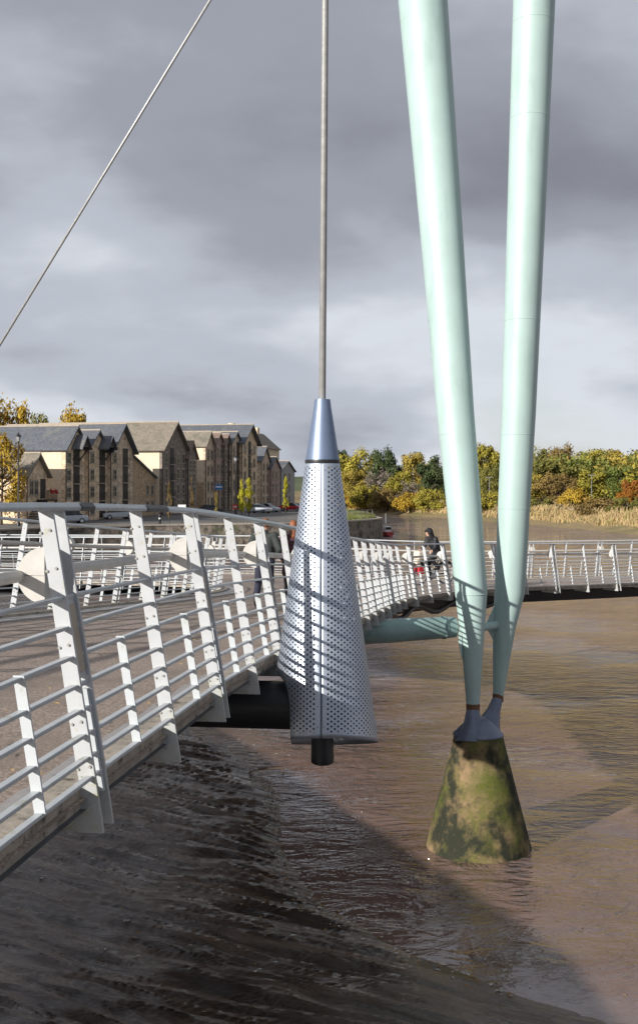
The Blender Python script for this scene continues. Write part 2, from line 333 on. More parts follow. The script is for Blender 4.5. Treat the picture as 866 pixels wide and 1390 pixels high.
def reeds():
    b = MB(); rnd = random.Random(5)
    n = 0
    while n < 34000:
        d = rnd.uniform(120, 325); e = rnd.uniform(4.6, 22)+rnd.gauss(0, 2.0)
        x = interp(d, BANK)+e
        if abs(x/d) > .33 or e < 4.3: continue
        if fbm(x*.14, d*.14, 4, 3) < -.22 and e > 9: continue
        z = rbank_z(x, d); h = rnd.uniform(.5, 1.35)*(1.25 if fbm(x*.2, d*.2, 8, 2) > 0 else .7); wd = rnd.uniform(.05, .13)*d/180; a = rnd.uniform(0, 3.14)
        c, s_ = math.cos(a)*wd, math.sin(a)*wd; lx, ly = rnd.gauss(.15, .3)*h, rnd.gauss(0, .3)*h
        b.m = 0 if rnd.random() < .8 else 1
        b.add([(x-c, d-s_, z-.1), (x+c, d+s_, z-.1), (x+lx+c*.4, d+ly, z+h), (x+lx-c*.4, d+ly, z+h*.95)], [(0, 1, 2, 3)]); n += 1
    o = b.build('reed_bed', [mat('straw_reed', (.46, .33, .16), .8, .25, .4), mat('green_reed', (.24, .22, .07), .8, .25, .4)], fix=False); tag(o, 'dry straw coloured reeds along the far river bank', 'reeds', kind='stuff')
reeds()
# left quay: apron ground, wall, parapet
QE = [(-6.7, 3.0), (-7.0, 6.4), (-8.2, 9.3), (-13.2, 20.3), (-20, 36), (-28, 62), (-33, 92), (-31, 106), (-19, 118), (-4, 125), (4.2, 134), (7.7, 142), (8.1, 148), (6, 165), (3, 200), (-3, 255), (-12, 330)]  # near stretch lies out of view, laid out to shade the mud
QZ = [(3, 4.35), (36, 4.3), (62, 3.7), (92, 2.95), (340, 2.9)]
quay_stone = dirt(dirt(mat('quay_stone', (.25, .21, .17), .9, .3, 2.2, bump=.8, bscale=6), (.06, .055, .045), 1.3, .45, .62), (.10, .12, .04), .7, .58, .7)
quay_ground = dirt(mat('quay_ground', (.13, .125, .12), .9, .15, .6, bump=.2), (.20, .18, .15), .12, .5, .65)
grass_m = dirt(mat('quay_grass', (.13, .15, .035), .9, .3, 1.5, bump=.5), (.27, .23, .10), .8, .5, .7)
def quay():
    pts = catmull([Vector((x, d, 0)) for x, d in QE], 2.5)
    for p in pts: p.z = interp(p.y, QZ)
    b = MB(); n = len(pts)
    vs = [p for p in pts]+[Vector((p.x-(9 if p.y < 100 else 110), p.y+(0 if p.y < 100 else 12), p.z)) for p in pts]
    b.add(vs, [(i, i+1, n+i+1, n+i) for i in range(n-1)])
    tag(b.build('quay_ground', quay_ground), kind='structure')
    # wide hinterland under the buildings
    tag(MB().add([(-300, 100, 2.84), (-18, 119, 2.84), (7.2, 147, 2.84), (-10, 330, 2.84), (-400, 420, 2.84)], [(0, 1, 2, 3, 4)]).build('quay_pavement', quay_ground, fix=False), kind='structure')
    nor = []
    for i, p in enumerate(pts):
        T = pts[min(i+1, n-1)]-pts[max(i-1, 0)]; T.z = 0; T.normalize(); nor.append(Vector((T.y, -T.x, 0)))
    q = thing('quay_wall', 'dark stained stone quay wall with pale coping curving along the left bank', 'quay wall', pts[0])
    off = -pts[0]
    lp = [p+off for p in pts]
    wb = MB(); vs = []; 
    for p, m in zip(lp, nor):
        vs += [p+m*-.9+Vector((0, 0, -.02)), p+m*.0+Vector((0, 0, -.02)), p+m*.35+Vector((0, 0, -7)), p+m*-.9+Vector((0, 0, -7))]
    fs = [(i*4+k, i*4+(k+1) % 4, (i+1)*4+(k+1) % 4, (i+1)*4+k) for i in range(n-1) for k in range(4)]
    wb.add(vs, fs).build('wall', quay_stone, q)
    MB().sweep(lp, nor, [(-.55, .16), (.07, .16), (.07, -.02), (-.55, -.02)]).build('coping', mat('coping', (.42, .37, .30), .85, .2, 3, bump=.3), q)
    k = next(i for i, p in enumerate(pts) if p.y > 60)
    pv = []; 
    for p, m, g in zip(lp[:k], nor[:k], pts[:k]):
        hh = interp(g.y, [(8, .62), (20, .75), (60, 1.0)])  # unseen low wall, added and its height set to cast the mud shadow
        pv += [p+m*-.5+Vector((0, 0, hh)), p+m*-.05+Vector((0, 0, hh)), p+m*-.05+Vector((0, 0, .16)), p+m*-.5+Vector((0, 0, .16))]
    MB().add(pv, [(i*4+j, i*4+(j+1) % 4, (i+1)*4+(j+1) % 4, (i+1)*4+j) for i in range(k-1) for j in range(4)]).build('shade_parapet', quay_stone, q)
quay()
# grassy end of the promontory
def prom():
    b = MB(); rnd = random.Random(2)
    ring = [Vector((5.6, 136.5, 2.95)), Vector((7.3, 142, 2.95)), Vector((7.6, 147.5, 2.95)), Vector((5.6, 163, 2.95)), Vector((1, 166, 2.95)), Vector((-1, 150, 2.95)), Vector((2, 139, 2.95))]
    c = Vector((4.5, 150, 3.9)); vs = ring+[r.lerp(c, .45)+Vector((0, 0, .35)) for r in ring]+[c]
    n = len(ring); b.add(vs, [(i, (i+1) % n, n+(i+1) % n, n+i) for i in range(n)]+[(n+i, n+(i+1) % n, 2*n) for i in range(n)])
    for i in range(2600):
        a, s_ = rnd.random()*6.28, math.sqrt(rnd.random()); x, y = 3.2+4.3*s_*math.cos(a), 149+12*s_*math.sin(a)
        h = rnd.uniform(.25, .6); z = 3.0+.9*(1-s_); wv = .06
        b.add([(x-wv, y, z), (x+wv, y, z), (x+rnd.gauss(0, .15), y, z+h)], [(0, 1, 2)])
    tag(b.build('grass_mound', grass_m, fix=False), 'rough grass on the end of the quay promontory', 'grass', kind='stuff')
prom()

# ---------------------------------------------------------------- the footbridge
fb = thing('footbridge', 'curving steel footbridge deck of brown tarmac descending to the right', 'footbridge', (0, 0, 0))
def deck():
    outline = [p.copy() for p in ER.p]+[p.copy() for p in EF.p[::-1]]
    k = EL.p[::-1]; outline += [p.copy() for p in k]
    # drop nearly coincident points
    pts = [outline[0]]
    for p in outline[1:]:
        if (p-pts[-1]).length > .15: pts.append(p)
    v2 = [Vector((p.x, p.y)) for p in pts]; n = len(v2)
    extra = [Vector((x*.9+.01, d*.9)) for x in range(-26, 26) for d in range(-11, 52)]
    edges = [(i, (i+1) % n) for i in range(n)]
    res = delaunay_2d_cdt(v2+extra, edges, [list(range(n))], 1, 1e-5)
    vs = [Vector((p.x, p.y, deck_z(p.x, p.y)-.05)) for p in res[0]]
    b = MB(); b.add(vs, [tuple(f) for f in res[2]]); b.build('deck_surface', tarmac, fb, True, fix=False)
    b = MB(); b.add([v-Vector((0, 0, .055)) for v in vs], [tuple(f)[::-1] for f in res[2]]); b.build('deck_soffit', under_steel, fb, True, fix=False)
    for E in (ER, EL, EF):
        p, m = E.run(0, E.s[-1], .4)
        MB().sweep(p, m, [(-.19, 0), (-.03, 0), (-.03, -.11), (-.19, -.11)]).build('kerb', kerb_mat, fb)
        MB().sweep(p, m, [(-.55, -.036), (-.172, -.036), (-.172, -.1), (-.55, -.1)]).build('gutter_strip', gutter_mat, fb)
    # spine box under the deck (inset), and fascia of the far arm
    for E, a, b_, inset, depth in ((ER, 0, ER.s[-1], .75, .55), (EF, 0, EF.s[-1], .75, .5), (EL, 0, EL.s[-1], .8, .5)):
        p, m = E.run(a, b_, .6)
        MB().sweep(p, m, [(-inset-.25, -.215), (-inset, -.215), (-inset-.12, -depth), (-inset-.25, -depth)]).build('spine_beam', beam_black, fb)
    p, m = ER.run(ER.s_of(24), ER.s_of(33), .4)
    MB().tube([q+n_*-.35+Vector((0, 0, -.42-.12*math.sin(i*.9)*(i > 4))) for i, (q, n_) in enumerate(zip(p, m))], .075, 8).build('service_pipe', black_steel, fb, True)
    # dark steel outrigger tube that carries the hanger, and the strut to the mast
    MB().tube([(-2.9, 10.75, 5.13), (0.0, 10.4, 5.13)], .225, 24).build('outrigger_tube', beam_black, fb, 60)
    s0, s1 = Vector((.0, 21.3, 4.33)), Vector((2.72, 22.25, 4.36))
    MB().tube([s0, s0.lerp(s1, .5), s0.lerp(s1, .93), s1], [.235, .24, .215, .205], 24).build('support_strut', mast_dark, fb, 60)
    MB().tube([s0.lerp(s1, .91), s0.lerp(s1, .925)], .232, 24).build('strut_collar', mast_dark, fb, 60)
deck()
tag(MB().add([(-1.66, 1.0, 5.74), (9, .2, 5.74), (14, -16, 5.74), (-1.66, -16, 5.74), (-1.66, 1.0, -1.5), (9, .2, -1.5), (14, -16, -1.5), (-1.66, -16, -1.5)], [(0, 1, 2, 3), (0, 4, 5, 1), (1, 5, 6, 2), (0, 3, 7, 4)]).build('quay_platform', quay_stone), kind='structure')

def deck_leaves():
    b = MB(); rnd = random.Random(8)
    for i in range(420):
        d = rnd.uniform(4, 26); xr = smooth_interp(d, RE); x = xr-.25-abs(rnd.gauss(0, 1.0)); z = deck_z(x, d)-.03; r = rnd.uniform(.008, .022); a = rnd.uniform(0, 6.28)
        c, s_ = math.cos(a)*r, math.sin(a)*r; b.add([(x-c*1.5, d-s_*1.5, z), (x+s_*.8, d-c*.8, z+r*.3), (x+c*1.5, d+s_*1.5, z), (x-s_*.8, d+c*.8, z+r*.4)], [(0, 1, 2, 3)])
    tag(b.build('deck_leaves', mat('dry_leaf', (.40, .27, .12), .8), fix=False), 'scattered dry leaves on the bridge deck', 'leaves', kind='stuff')
deck_leaves()
# ---------------------------------------------------------------- railings
RZ = [.885, .745, .605, .47, .355, .24, .135, .045]
def plate_n(z): return lerp(.02, -.20, z/1.3)
POST = [(-.165, 1.30), (.10, -.22), (-.52, -.22), (-.58, -.17), (-.03, -.17), (-.035, .0), (-.25, 1.30)]
PSIMPLE = [(-.165, 1.30), (.10, -.22), (-.03, -.17), (-.035, .0), (-.25, 1.30)]
def loc_plate(poly, y0, y1): # local: x outward, y along rail
    b = MB(); b.prism(poly, lambda p, h: Vector((p[0], h, p[1])), y0, y1); return b
def upper_lower(y0, y1):
    b = loc_plate([(-.168, 1.30), (.032, .10), (-.052, .10), (-.238, 1.30)], y0, y1); b.m = 1
    b.prism([(.032, .10), (.080, -.215), (-.55, -.215), (-.60, -.115), (-.030, -.113), (-.032, .0), (-.052, .10)], lambda p, h: Vector((p[0], h, p[1])), y0, y1); return b
ME_SINGLE = upper_lower(-.011, .011).mesh('post', [white_paint, post_stain])
ME_FRONT = upper_lower(-.085, -.063).mesh('post_plate', [white_paint, post_stain])
ME_BACK = upper_lower(.063, .085).mesh('post_plate', [white_paint, post_stain])
def bolts(y0, sgn):
    b = MB()
    for z in (.09, .30, .66, 1.02, 1.2):
        for o_ in (-.022, .022):
            c = Vector((plate_n(z)-.018+o_*(1.3 if z < .2 else 1), y0, z+o_*.3)); b.tube([c, c+Vector((0, sgn*.007, 0))], .0075, 6)
    return b.mesh('bolts', mat('bolt_steel', (.34, .33, .30), .5))
ME_BOLT1 = bolts(-.011, -1); ME_BOLT2 = bolts(-.085, -1)
def hub_mesh():
    b = MB(); r = .135; c = (-.215, .99)
    for lo, hi in ((90, 179), (181, 270)):
        poly = [c]+[(c[0]+r*math.cos(R(a)), c[1]+r*math.sin(R(a))) for a in range(lo, hi+1, 10)]+[(c[0]+r*math.cos(R(hi)), c[1]+r*math.sin(R(hi)))]
        b.prism(poly, lambda p, h: Vector((p[0], h, p[1])), -.062 if lo == 90 else -.058, .062 if lo == 90 else .058)
    return b.mesh('hub', hub_paint)
ME_HUB = hub_mesh()
def lamp_mesh():
    b = MB()
    sh = lambda z: lerp(.035, -.185, z/1.3)
    b.prism([(sh(.88)+.0, .88), (sh(.88)-.05, .88), (sh(.50)-.05, .50), (sh(.50), .50)], lambda p, h: Vector((p[0], h, p[1])), -.060, .060); return b.mesh('lamp_housing', white_paint)
ME_LAMP = lamp_mesh()
def diff_mesh():
    b = MB(); sh = lambda z: lerp(.035, -.185, z/1.3)
    b.prism([(sh(.85)+.006, .85), (sh(.85)-.01, .85), (sh(.53)-.01, .53), (sh(.53)+.006, .53)], lambda p, h: Vector((p[0], h, p[1])), -.042, .042); return b.mesh('lamp_diffuser', beige)
ME_DIFF = diff_mesh()
def trim_mesh():
    b = MB(); sh = lambda z: lerp(.035, -.185, z/1.3)
    b.prism([(sh(.44), .44), (sh(.44)-.02, .44), (sh(-.05)-.02, -.05), (sh(-.05), -.05)], lambda p, h: Vector((p[0], h, p[1])), .030, .060); return b.mesh('edge_trim', rail_paint)
ME_TRIM = trim_mesh()
ME_BAL = loc_plate([(plate_n(.60)+.026, .62), (plate_n(.05)+.026, .05), (plate_n(.05)-.022, .05), (plate_n(.60)-.022, .62)], -.006, .006).mesh('baluster', rail_paint)
def railing(name, label, E, posts, s0, s1):      # posts: (arc, double)
    org = E.at(posts[len(posts)//2][0]); o = thing(name, label, 'railing', org)
    inv = -org
    for s_, dbl in posts:
        p, T, nrm = E.frame(s_); p = p+Vector((0, 0, 0)) + inv
        M = Matrix(((nrm.x, T.x, 0), (nrm.y, T.y, 0), (0, 0, 1)))
        mw = Matrix.Translation(p) @ M.to_4x4()
        def put(nm, me, parent=o):
            c = link(nm, me, parent)
            c.matrix_local = mw if parent is o else Matrix.Identity(4); return c
        if dbl:
            a = put('post', ME_FRONT); put('bolts', ME_BOLT2)['kind'] = 'stuff'; b = put('post', ME_BACK); put('hub', ME_HUB)
            lm = put('lamp_housing', ME_LAMP); put('lamp_diffuser', ME_DIFF, lm); put('edge_trim', ME_TRIM)
        else: put('post', ME_SINGLE); put('bolts', ME_BOLT1)['kind'] = 'stuff'
    for (a, da), (b, db) in zip(posts, posts[1:]):
        if b-a < 2.2:
            p, T, nrm = E.frame((a+b)/2); M = Matrix(((nrm.x, T.x, 0), (nrm.y, T.y, 0), (0, 0, 1)))
            c = link('baluster', ME_BAL, o); c.matrix_local = Matrix.Translation(p+Vector((0, 0, 0))+inv) @ M.to_4x4()
    p, m = E.run(s0, s1, .35); p = [q+Vector((0, 0, 0))+inv for q in p]
    for z in RZ:
        n0 = plate_n(z)
        MB().sweep(p, m, [(n0-.018, z-.009), (n0+.018, z-.009), (n0+.018, z+.009), (n0-.018, z+.009)]).build('rail', rail_paint, o, bevel=.003)
    MB().sweep(p, m, [(-.25, 1.298), (-.155, 1.298), (-.15, 1.315), (-.165, 1.336), (-.235, 1.336), (-.255, 1.318)]).build('handrail', rail_paint, o, bevel=.004)
    MB().tube([q+n_*-.345+Vector((0, 0, .985)) for q, n_ in zip(p, m)], .030, 12).build('tube_rail', hub_paint, o, True)
    return o, inv
def posts_by_dist(E, ds): return [(E.s_of(d), dbl) for d, dbl in ds]
NR = [(1.1, 1), (2.5, 0), (3.87, 0), (5.27, 1), (6.66, 0), (8.1, 1), (9.5, 0), (11.0, 1), (12.4, 0), (13.8, 1), (15.3, 0), (16.9, 1), (18.5, 0), (19.9, 1), (21.2, 0), (22.5, 1), (23.8, 0), (25.1, 1), (26.3, 0), (27.6, 1), (28.9, 0), (30.1, 1)]
pr = posts_by_dist(ER, NR); base = pr[-1][0]; q = base+1.55; flag = 0
while q < ER.s[-1]-.3: pr.append((q, flag)); flag ^= 1; q += 1.42
rr, rinv = railing('railing', 'white steel railing along the river side of the deck, nearest the camera', ER, pr, ER.s_of(.3), ER.s[-1]-.1)
for d0, d1 in ((5.55, 5.75), (6.75, 7.25)):
    p, m = ER.run(ER.s_of(d0), ER.s_of(d1), .1)
    MB().sweep([v+Vector((0, 0, 0))+rinv for v in p], m, [(-.258, 1.296), (-.148, 1.296), (-.145, 1.318), (-.162, 1.340), (-.238, 1.340), (-.260, 1.320)]).build('joint_sleeve', dark_sleeve, rr)
pl = []; q = .6; k = 0; offL = (EL.s_of(18.75)-EL.s_of(-9.5)) % 1.42
q = .3+offL
while q < EL.s[-1]-.3: pl.append((q, k % 2)); k += 1; q += 1.42
railing('railing', 'white steel railing along the landward left edge of the deck, facing the warehouses', EL, pl, .1, EL.s[-1]-.1)
pf = []; q = .4; k = 0
while q < EF.s[-1]-.3: pf.append((q, k % 2)); k += 1; q += 1.42
railing('railing', 'white steel railing on the far downstream edge of the bridge behind the cyclist', EF, pf, .1, EF.s[-1]-.1)

# ---------------------------------------------------------------- mast, pier, cables
pier = thing('concrete_pier', 'mossy conical concrete pier standing in the brown river', 'pier', (3.19, 22.1, -1))
pier_m = mat('pier_concrete', (.24, .165, .085), .9, .2, 3, bump=.4, bscale=9)
dirt(pier_m, (.095, .105, .016), 1.1, .38, .56); dirt(pier_m, (.018, .021, .010), 1.5, .43, .57); dirt(pier_m, (.06, .05, .03), 14, .55, .7)
b = MB(); prof = [(1.14, 0), (1.045, 1.0), (.93, 1.45), (.80, 1.95), (.66, 2.5), (.53, 3.02), (.485, 3.22)]
b.lathe(prof, 40); b.build('cone_shaft', pier_m, pier, 50)
mast = thing('bridge_mast', 'pale mint green two-legged steel mast rising in a V from the pier', 'mast', (3.19, 22.1, 2.2))
mo = -Vector((3.19, 22.1, 2.2))
def leg(px, lean, d0, name):      # px: list of (x, y, width) in photo pixels at distance d0
    pts = []; rs = []
    for x, y_, wd in px:
        dd = d0+max(0, 806-y_)*lean
        pts.append(PX(x, y_, dd)+mo); rs.append(wd/2/FPX*dd)
    return MB().tube(pts, rs, 40, up=None).build(name, mast_paint, mast, 40)
LEGL = [(642, 962, 17), (641.5, 900, 26), (640.5, 850, 35), (639.5, 806, 43.5), (631, 700, 46.5), (618, 560, 50.5), (598, 300, 58), (574, 0, 66.5), (549, -330, 70), (517, -760, 62), (478, -1280, 48), (436, -1850, 30)]
LEGR = [(676, 948, 13.5), (680, 900, 22), (684.5, 850, 31), (692, 802, 41), (697, 700, 43), (704, 560, 46), (714, 300, 51), (725, 0, 56.5), (738, -330, 60), (756, -760, 54), (778, -1280, 42), (803, -1850, 28)]
leg(LEGL, .0026, 22.1, 'left_leg'); leg(LEGR, -.0008, 22.75, 'right_leg')
for pxs, d0, ln_ in ((LEGL, 22.1, .0026), (LEGR, 22.75, -.0008)):
    for yy in (30, 160, 435, 590, 690, 806):
        for (xa, ya, wa), (xb, yb, wb) in zip(pxs, pxs[1:]):
            if yb <= yy <= ya:
                f_ = (yy-ya)/(yb-ya); dd = d0+max(0, 806-yy)*ln_; c_ = PX(lerp(xa, xb, f_), yy, dd)+mo; r2 = lerp(wa, wb, f_)/2/FPX*dd
                MB().tube([c_+Vector((0, 0, -.008)), c_+Vector((0, 0, .008))], r2+.0025, 40).build('weld_seam', mast_paint, mast, True); break
    x0, y0, w0 = pxs[0]; p = PX(x0, y0, d0)+mo; r = w0/2/FPX*d0
    MB().tube([p+Vector((0, 0, -.07)), p+Vector((0, 0, .10))], r*1.1, 20).build('rust_collar', rust, mast, 40)
    foot = Vector((3.19-.14 if d0 < 22.5 else 3.19+.16, 21.95 if d0 < 22.5 else 22.35, 2.12))+mo
    pp = [p, p.lerp(foot, .3), p.lerp(foot, .6), foot]
    MB().tube(pp, [r*1.02, r*1.3, .21, .35], 24).build('steel_shoe', shoe_steel, mast, 50)
MB().lathe([(.50, 2.16), (.505, 2.24), (.44, 2.30), (.26, 2.48), (.14, 2.56)], 36, (0, .03, -2.2)).build('base_plate', shoe_steel, mast, 40)
jl, jr = PX(652, 852, 22.1)+mo, PX(676, 848, 22.7)+mo
MB().tube([jl, jr], .085, 16).build('cross_tie', mast_paint, mast, 50)
def gusset(c, sx):
    b = MB(); b.prism([(0, -.42), (sx*.20, -.05), (sx*.20, .08), (0, .52)], lambda p, h: c+Vector((p[0], h, p[1])), -.03, .03); return b.build('gusset', mast_paint, mast)
gusset(PX(674, 850, 22.72)+mo, -1); gusset(PX(627, 868, 22.0)+mo, -.35)
# stay cable running up to the left leg
a0 = PX(-188, 776, 40); a1 = PX(285-.609*-430, -430, 22.1+1236*.0026)
sg = thing('stay_cable', 'thin steel stay cable slanting up across the sky at upper left', 'cable', a0)
MB().tube([(0, 0, 0), a1-a0], .038, 12).build('strand', cable_mat, sg, True); MB().lathe([(.07, 0), (.07, .15), (.04, .5), (.03, .8)], 14).build('anchor_socket', cap_steel, sg, 40)
# hanger: perforated cone on a steel rod
HD = 10.4; HK = HD/12; hz = lambda y_: EZ-(y_-HY)/FPX*HD
hg = thing('hanger_cone', 'perforated grey metal cone shrouding a hanger rod beside the deck edge', 'hanger', (.033, HD, hz(1010)))
H0 = Vector((.033, HD, hz(1010)))
def cone_shell():
    m = bpy.data.materials.new('perforated_steel'); m.use_nodes = True; t = m.node_tree; b = t.nodes['Principled BSDF']
    b.inputs['Base Color'].default_value = (.50, .53, .58, 1); b.inputs['Metallic'].default_value = .82; b.inputs['Roughness'].default_value = .48
    nz = N(t, 'ShaderNodeTexNoise', i_Scale=3.5, i_Detail=5.0); tc = N(t, 'ShaderNodeTexCoord'); L(t, tc.outputs['Object'], nz.inputs['Vector'])
    rr_ = ramp(t, nz.outputs[0], [(.3, (.47, .53, .63)), (.7, (.57, .62, .70))]); L(t, rr_.outputs[0], b.inputs['Base Color'])  # bluish tint puts reflected sky into the steel's colour
    uv = N(t, 'ShaderNodeUVMap', uv_map='sheet'); sp = N(t, 'ShaderNodeSeparateXYZ'); L(t, uv.outputs[0], sp.inputs[0])
    px, py, rad = .063, .044, .0098
    def M_(op, a, b_=None, c=None):
        n = N(t, 'ShaderNodeMath', operation=op)
        for i, q in enumerate((a, b_, c)):
            if q is None: continue
            if isinstance(q, (int, float)): n.inputs[i].default_value = q
            else: L(t, q, n.inputs[i])
        return n.outputs[0]
    # hexagonal lattice as two offset square lattices
    ds = []
    for ox, oy in ((0, 0), (px/2, py/2)):
        fx = M_('SUBTRACT', M_('FLOORED_MODULO', M_('ADD', sp.outputs[0], ox+10*px), px), px/2)
        fy = M_('SUBTRACT', M_('FLOORED_MODULO', M_('ADD', sp.outputs[1], oy), py), py/2)
        ds.append(M_('SQRT', M_('ADD', M_('MULTIPLY', fx, fx), M_('MULTIPLY', fy, fy))))
    dmin = M_('MINIMUM', ds[0], ds[1]); hole = M_('LESS_THAN', dmin, rad)
    seam = M_('GREATER_THAN', M_('ABSOLUTE', sp.outputs[0]), .055)
    e2 = N(t, 'ShaderNodeUVMap', uv_map='margin'); s2 = N(t, 'ShaderNodeSeparateXYZ'); L(t, e2.outputs[0], s2.inputs[0])
    hole = M_('MULTIPLY', hole, M_('MULTIPLY', seam, M_('MULTIPLY', M_('GREATER_THAN', s2.outputs[0], .045), M_('GREATER_THAN', s2.outputs[1], .05))))
    tr = N(t, 'ShaderNodeBsdfTransparent'); mx = N(t, 'ShaderNodeMixShader'); L(t, hole, mx.inputs[0]); L(t, b.outputs[0], mx.inputs[1]); L(t, tr.outputs[0], mx.inputs[2])
    L(t, mx.outputs[0], t.nodes['Material Output'].inputs[0])
    k = .1385; y_top = 626; zt = hz(y_top); rt = .178*HK
    sinA = k/math.sqrt(1+k*k); apex = zt+rt/k
    def rad_at(z): return k*(apex-z)
    SEAM = R(-92)
    def zbot(phi):           # cut line: slanting rim, with an arched notch on the deck side
        nx, ny = math.cos(phi), math.sin(phi)
        z = hz(1008)-.15*ny
        zz = z-.0
        ang = abs(((phi-R(180)+math.pi) % (2*math.pi))-math.pi)      # notch centred on the deck side
        hw = R(54)
        if ang < hw: zz = z+(hz(913)-z)*math.sqrt(1-(ang/hw)**5)
        return zz
    n, mrows = 160, 60
    for nm, lo, hi in (('perforated_sheet', SEAM+.012, SEAM+math.pi), ('perforated_sheet', SEAM+math.pi, SEAM+2*math.pi-.012)):
        vs = []; uv1 = []; uv2 = []; nn = n//2
        for j in range(mrows+1):
            for i in range(nn+1):
                phi = lo+(hi-lo)*i/nn; zb = zbot(phi); z = lerp(zt, zb, j/mrows); r = rad_at(z)
                vs.append(Vector((r*math.cos(phi), r*math.sin(phi), z-H0.z)))
                s_ = (apex-z)*math.sqrt(1+k*k); dphi = phi-SEAM if phi-SEAM <= math.pi else phi-SEAM-2*math.pi
                if nm and lo > SEAM+1: dphi = phi-SEAM-2*math.pi
                uv1.append((s_*math.sin(dphi*sinA), s_*math.cos(dphi*sinA))); uv2.append((z-zb, zt-z))
        fs = [(j*(nn+1)+i, j*(nn+1)+i+1, (j+1)*(nn+1)+i+1, (j+1)*(nn+1)+i) for j in range(mrows) for i in range(nn)]
        mb = MB(); mb.add(vs, fs); me = mb.mesh(nm, m, True, fix=False)
        for un, dat in (('sheet', uv1), ('margin', uv2)):
            u = me.uv_layers.new(name=un)
            for lp in me.loops: u.data[lp.index].uv = dat[lp.vertex_index]
        o = link(nm, me, hg); sd = o.modifiers.new('thick', 'SOLIDIFY'); sd.thickness = .005; sd.offset = -1
    # backing strip behind the seam, rivets along it
    p0 = Vector((rad_at(zt)*math.cos(SEAM), rad_at(zt)*math.sin(SEAM), zt-H0.z)); zb = zbot(SEAM)+.01; p1 = Vector((rad_at(zb)*math.cos(SEAM), rad_at(zb)*math.sin(SEAM), zb-H0.z))
    inw = Vector((-math.cos(SEAM), -math.sin(SEAM), 0))
    MB().add([p0+inw*.012+Vector((-.02, 0, 0)), p0+inw*.012+Vector((.02, 0, 0)), p1+inw*.012+Vector((.02, 0, 0)), p1+inw*.012+Vector((-.02, 0, 0))], [(0, 1, 2, 3)]).build('seam_strip', cap_steel, hg)
    b_ = MB()
    for i in range(14):
        for sx in (-.028, .028):
            p = p0.lerp(p1, (i+.5)/14)+Vector((sx, 0, 0))-inw*.001; b_.ball(p, .006, 8, 5)
    rv = b_.build('rivets', black_steel, hg); rv['kind'] = 'stuff'
    MB().lathe([(.084*HK, hz(542)-H0.z), (.094*HK, hz(552)-H0.z), (rad_at(hz(625))+.008, hz(625)-H0.z), (rad_at(hz(629))+.006, hz(629)-H0.z)], 36).build('cap_cone', cap_steel, hg, 30)
    MB().lathe([(rad_at(hz(630))+.004, hz(630)-H0.z), (rad_at(hz(626))+.012, hz(626)-H0.z), (rad_at(hz(624))+.012, hz(624)-H0.z)], 36).build('cap_band', black_steel, hg, 30)
    MB().lathe([(.25, hz(985)-H0.z), (.25, hz(975)-H0.z), (.08, hz(660)-H0.z)], 28).build('shade_core', black_steel, hg, 30)  # black cone added inside so the perforations look dark
    MB().lathe([(r_*HK, hz(y_)-H0.z) for r_, y_ in ((.10, 1037), (.124, 1035), (.126, 1026), (.122, 1024), (.122, 900), (.09, 880), (.05, 650))], 28).build('anchor_stub', black_steel, hg, 30)
    top = PX(453.2, -1650, 22.1+2456*.0026); q0 = PX(437.5, 545, HD)
    MB().tube([q0-H0, top-H0], [.032, .075], 16).build('hanger_rod', cable_mat, hg, True)
cone_shell()

# ---------------------------------------------------------------- warehouses on the quay
RB = R(13); ROW = Vector((math.sin(RB), math.cos(RB), 0)); R0 = Vector((-30, 134, 2.86)); RANG = math.atan2(ROW.y, ROW.x)
def row_t(x, back=0):
    k = (x-CX)/FPX; return (k*(R0.y+ROW.x*back)-(R0.x-ROW.y*back))/(ROW.x-ROW.y*k)
def row_h(x, y_):          # height above the quay of a pixel on the row's face
    t = row_t(x); d = R0.y+ROW.y*t; return EZ-(y_-HY)/FPX*d-R0.z
def stone(name, c, dark=.5, sc_=1.0):
    m = mat(name, c, .9, .28, 1.4*sc_, bump=.6, bscale=5, coord='Object')
    t = m.node_tree; b = t.nodes['Principled BSDF']; old = b.inputs['Base Color'].links[0].from_socket
    tc = N(t, 'ShaderNodeTexCoord'); vo = N(t, 'ShaderNodeTexVoronoi', i_Scale=2.6); mp = N(t, 'ShaderNodeMapping'); mp.inputs['Scale'].default_value = (1, 1, 1.9); L(t, tc.outputs['Object'], mp.inputs[0]); L(t, mp.outputs[0], vo.inputs['Vector'])
    hs = N(t, 'ShaderNodeSeparateColor'); L(t, vo.outputs['Color'], hs.inputs[0])
    mr = N(t, 'ShaderNodeMapRange', i_1=0.0, i_2=1.0, i_3=.74, i_4=1.25); L(t, hs.outputs[0], mr.inputs[0])
    mx = N(t, 'ShaderNodeMix', data_type='RGBA', blend_type='MULTIPLY'); mx.inputs[0].default_value = 1; L(t, old, mx.inputs[6]); L(t, mr.outputs[0], mx.inputs[7]); L(t, mx.outputs[2], b.inputs['Base Color'])
    return dirt(m, tuple(q*.4 for q in c), .35, .60, .80)
ST_WARM = stone('stone_warm', (0.72, 0.56, 0.38)); ST_GREY = stone('stone_grey', (0.60, 0.48, 0.35)); ST_DARK = stone('stone_dark', (0.26, 0.215, 0.18)); ST_CREAM = mat('sunlit_cream', (.74, .62, .46), .9, .1, 1.5)  # the cream carries the brightness of the sunlit walls
ST_PINK = stone('stone_pink', (0.42, 0.31, 0.26)); RUBBLE = stone('rubble', (0.48, 0.35, 0.22), sc_=2)
SL_BLUE = dirt(mat('slate_blue', (.115, .125, .145), .65, .25, 2.5, bump=.4, bscale=8, stretch=(1, 1, 2)), (.17, .17, .16), .6, .5, .7)
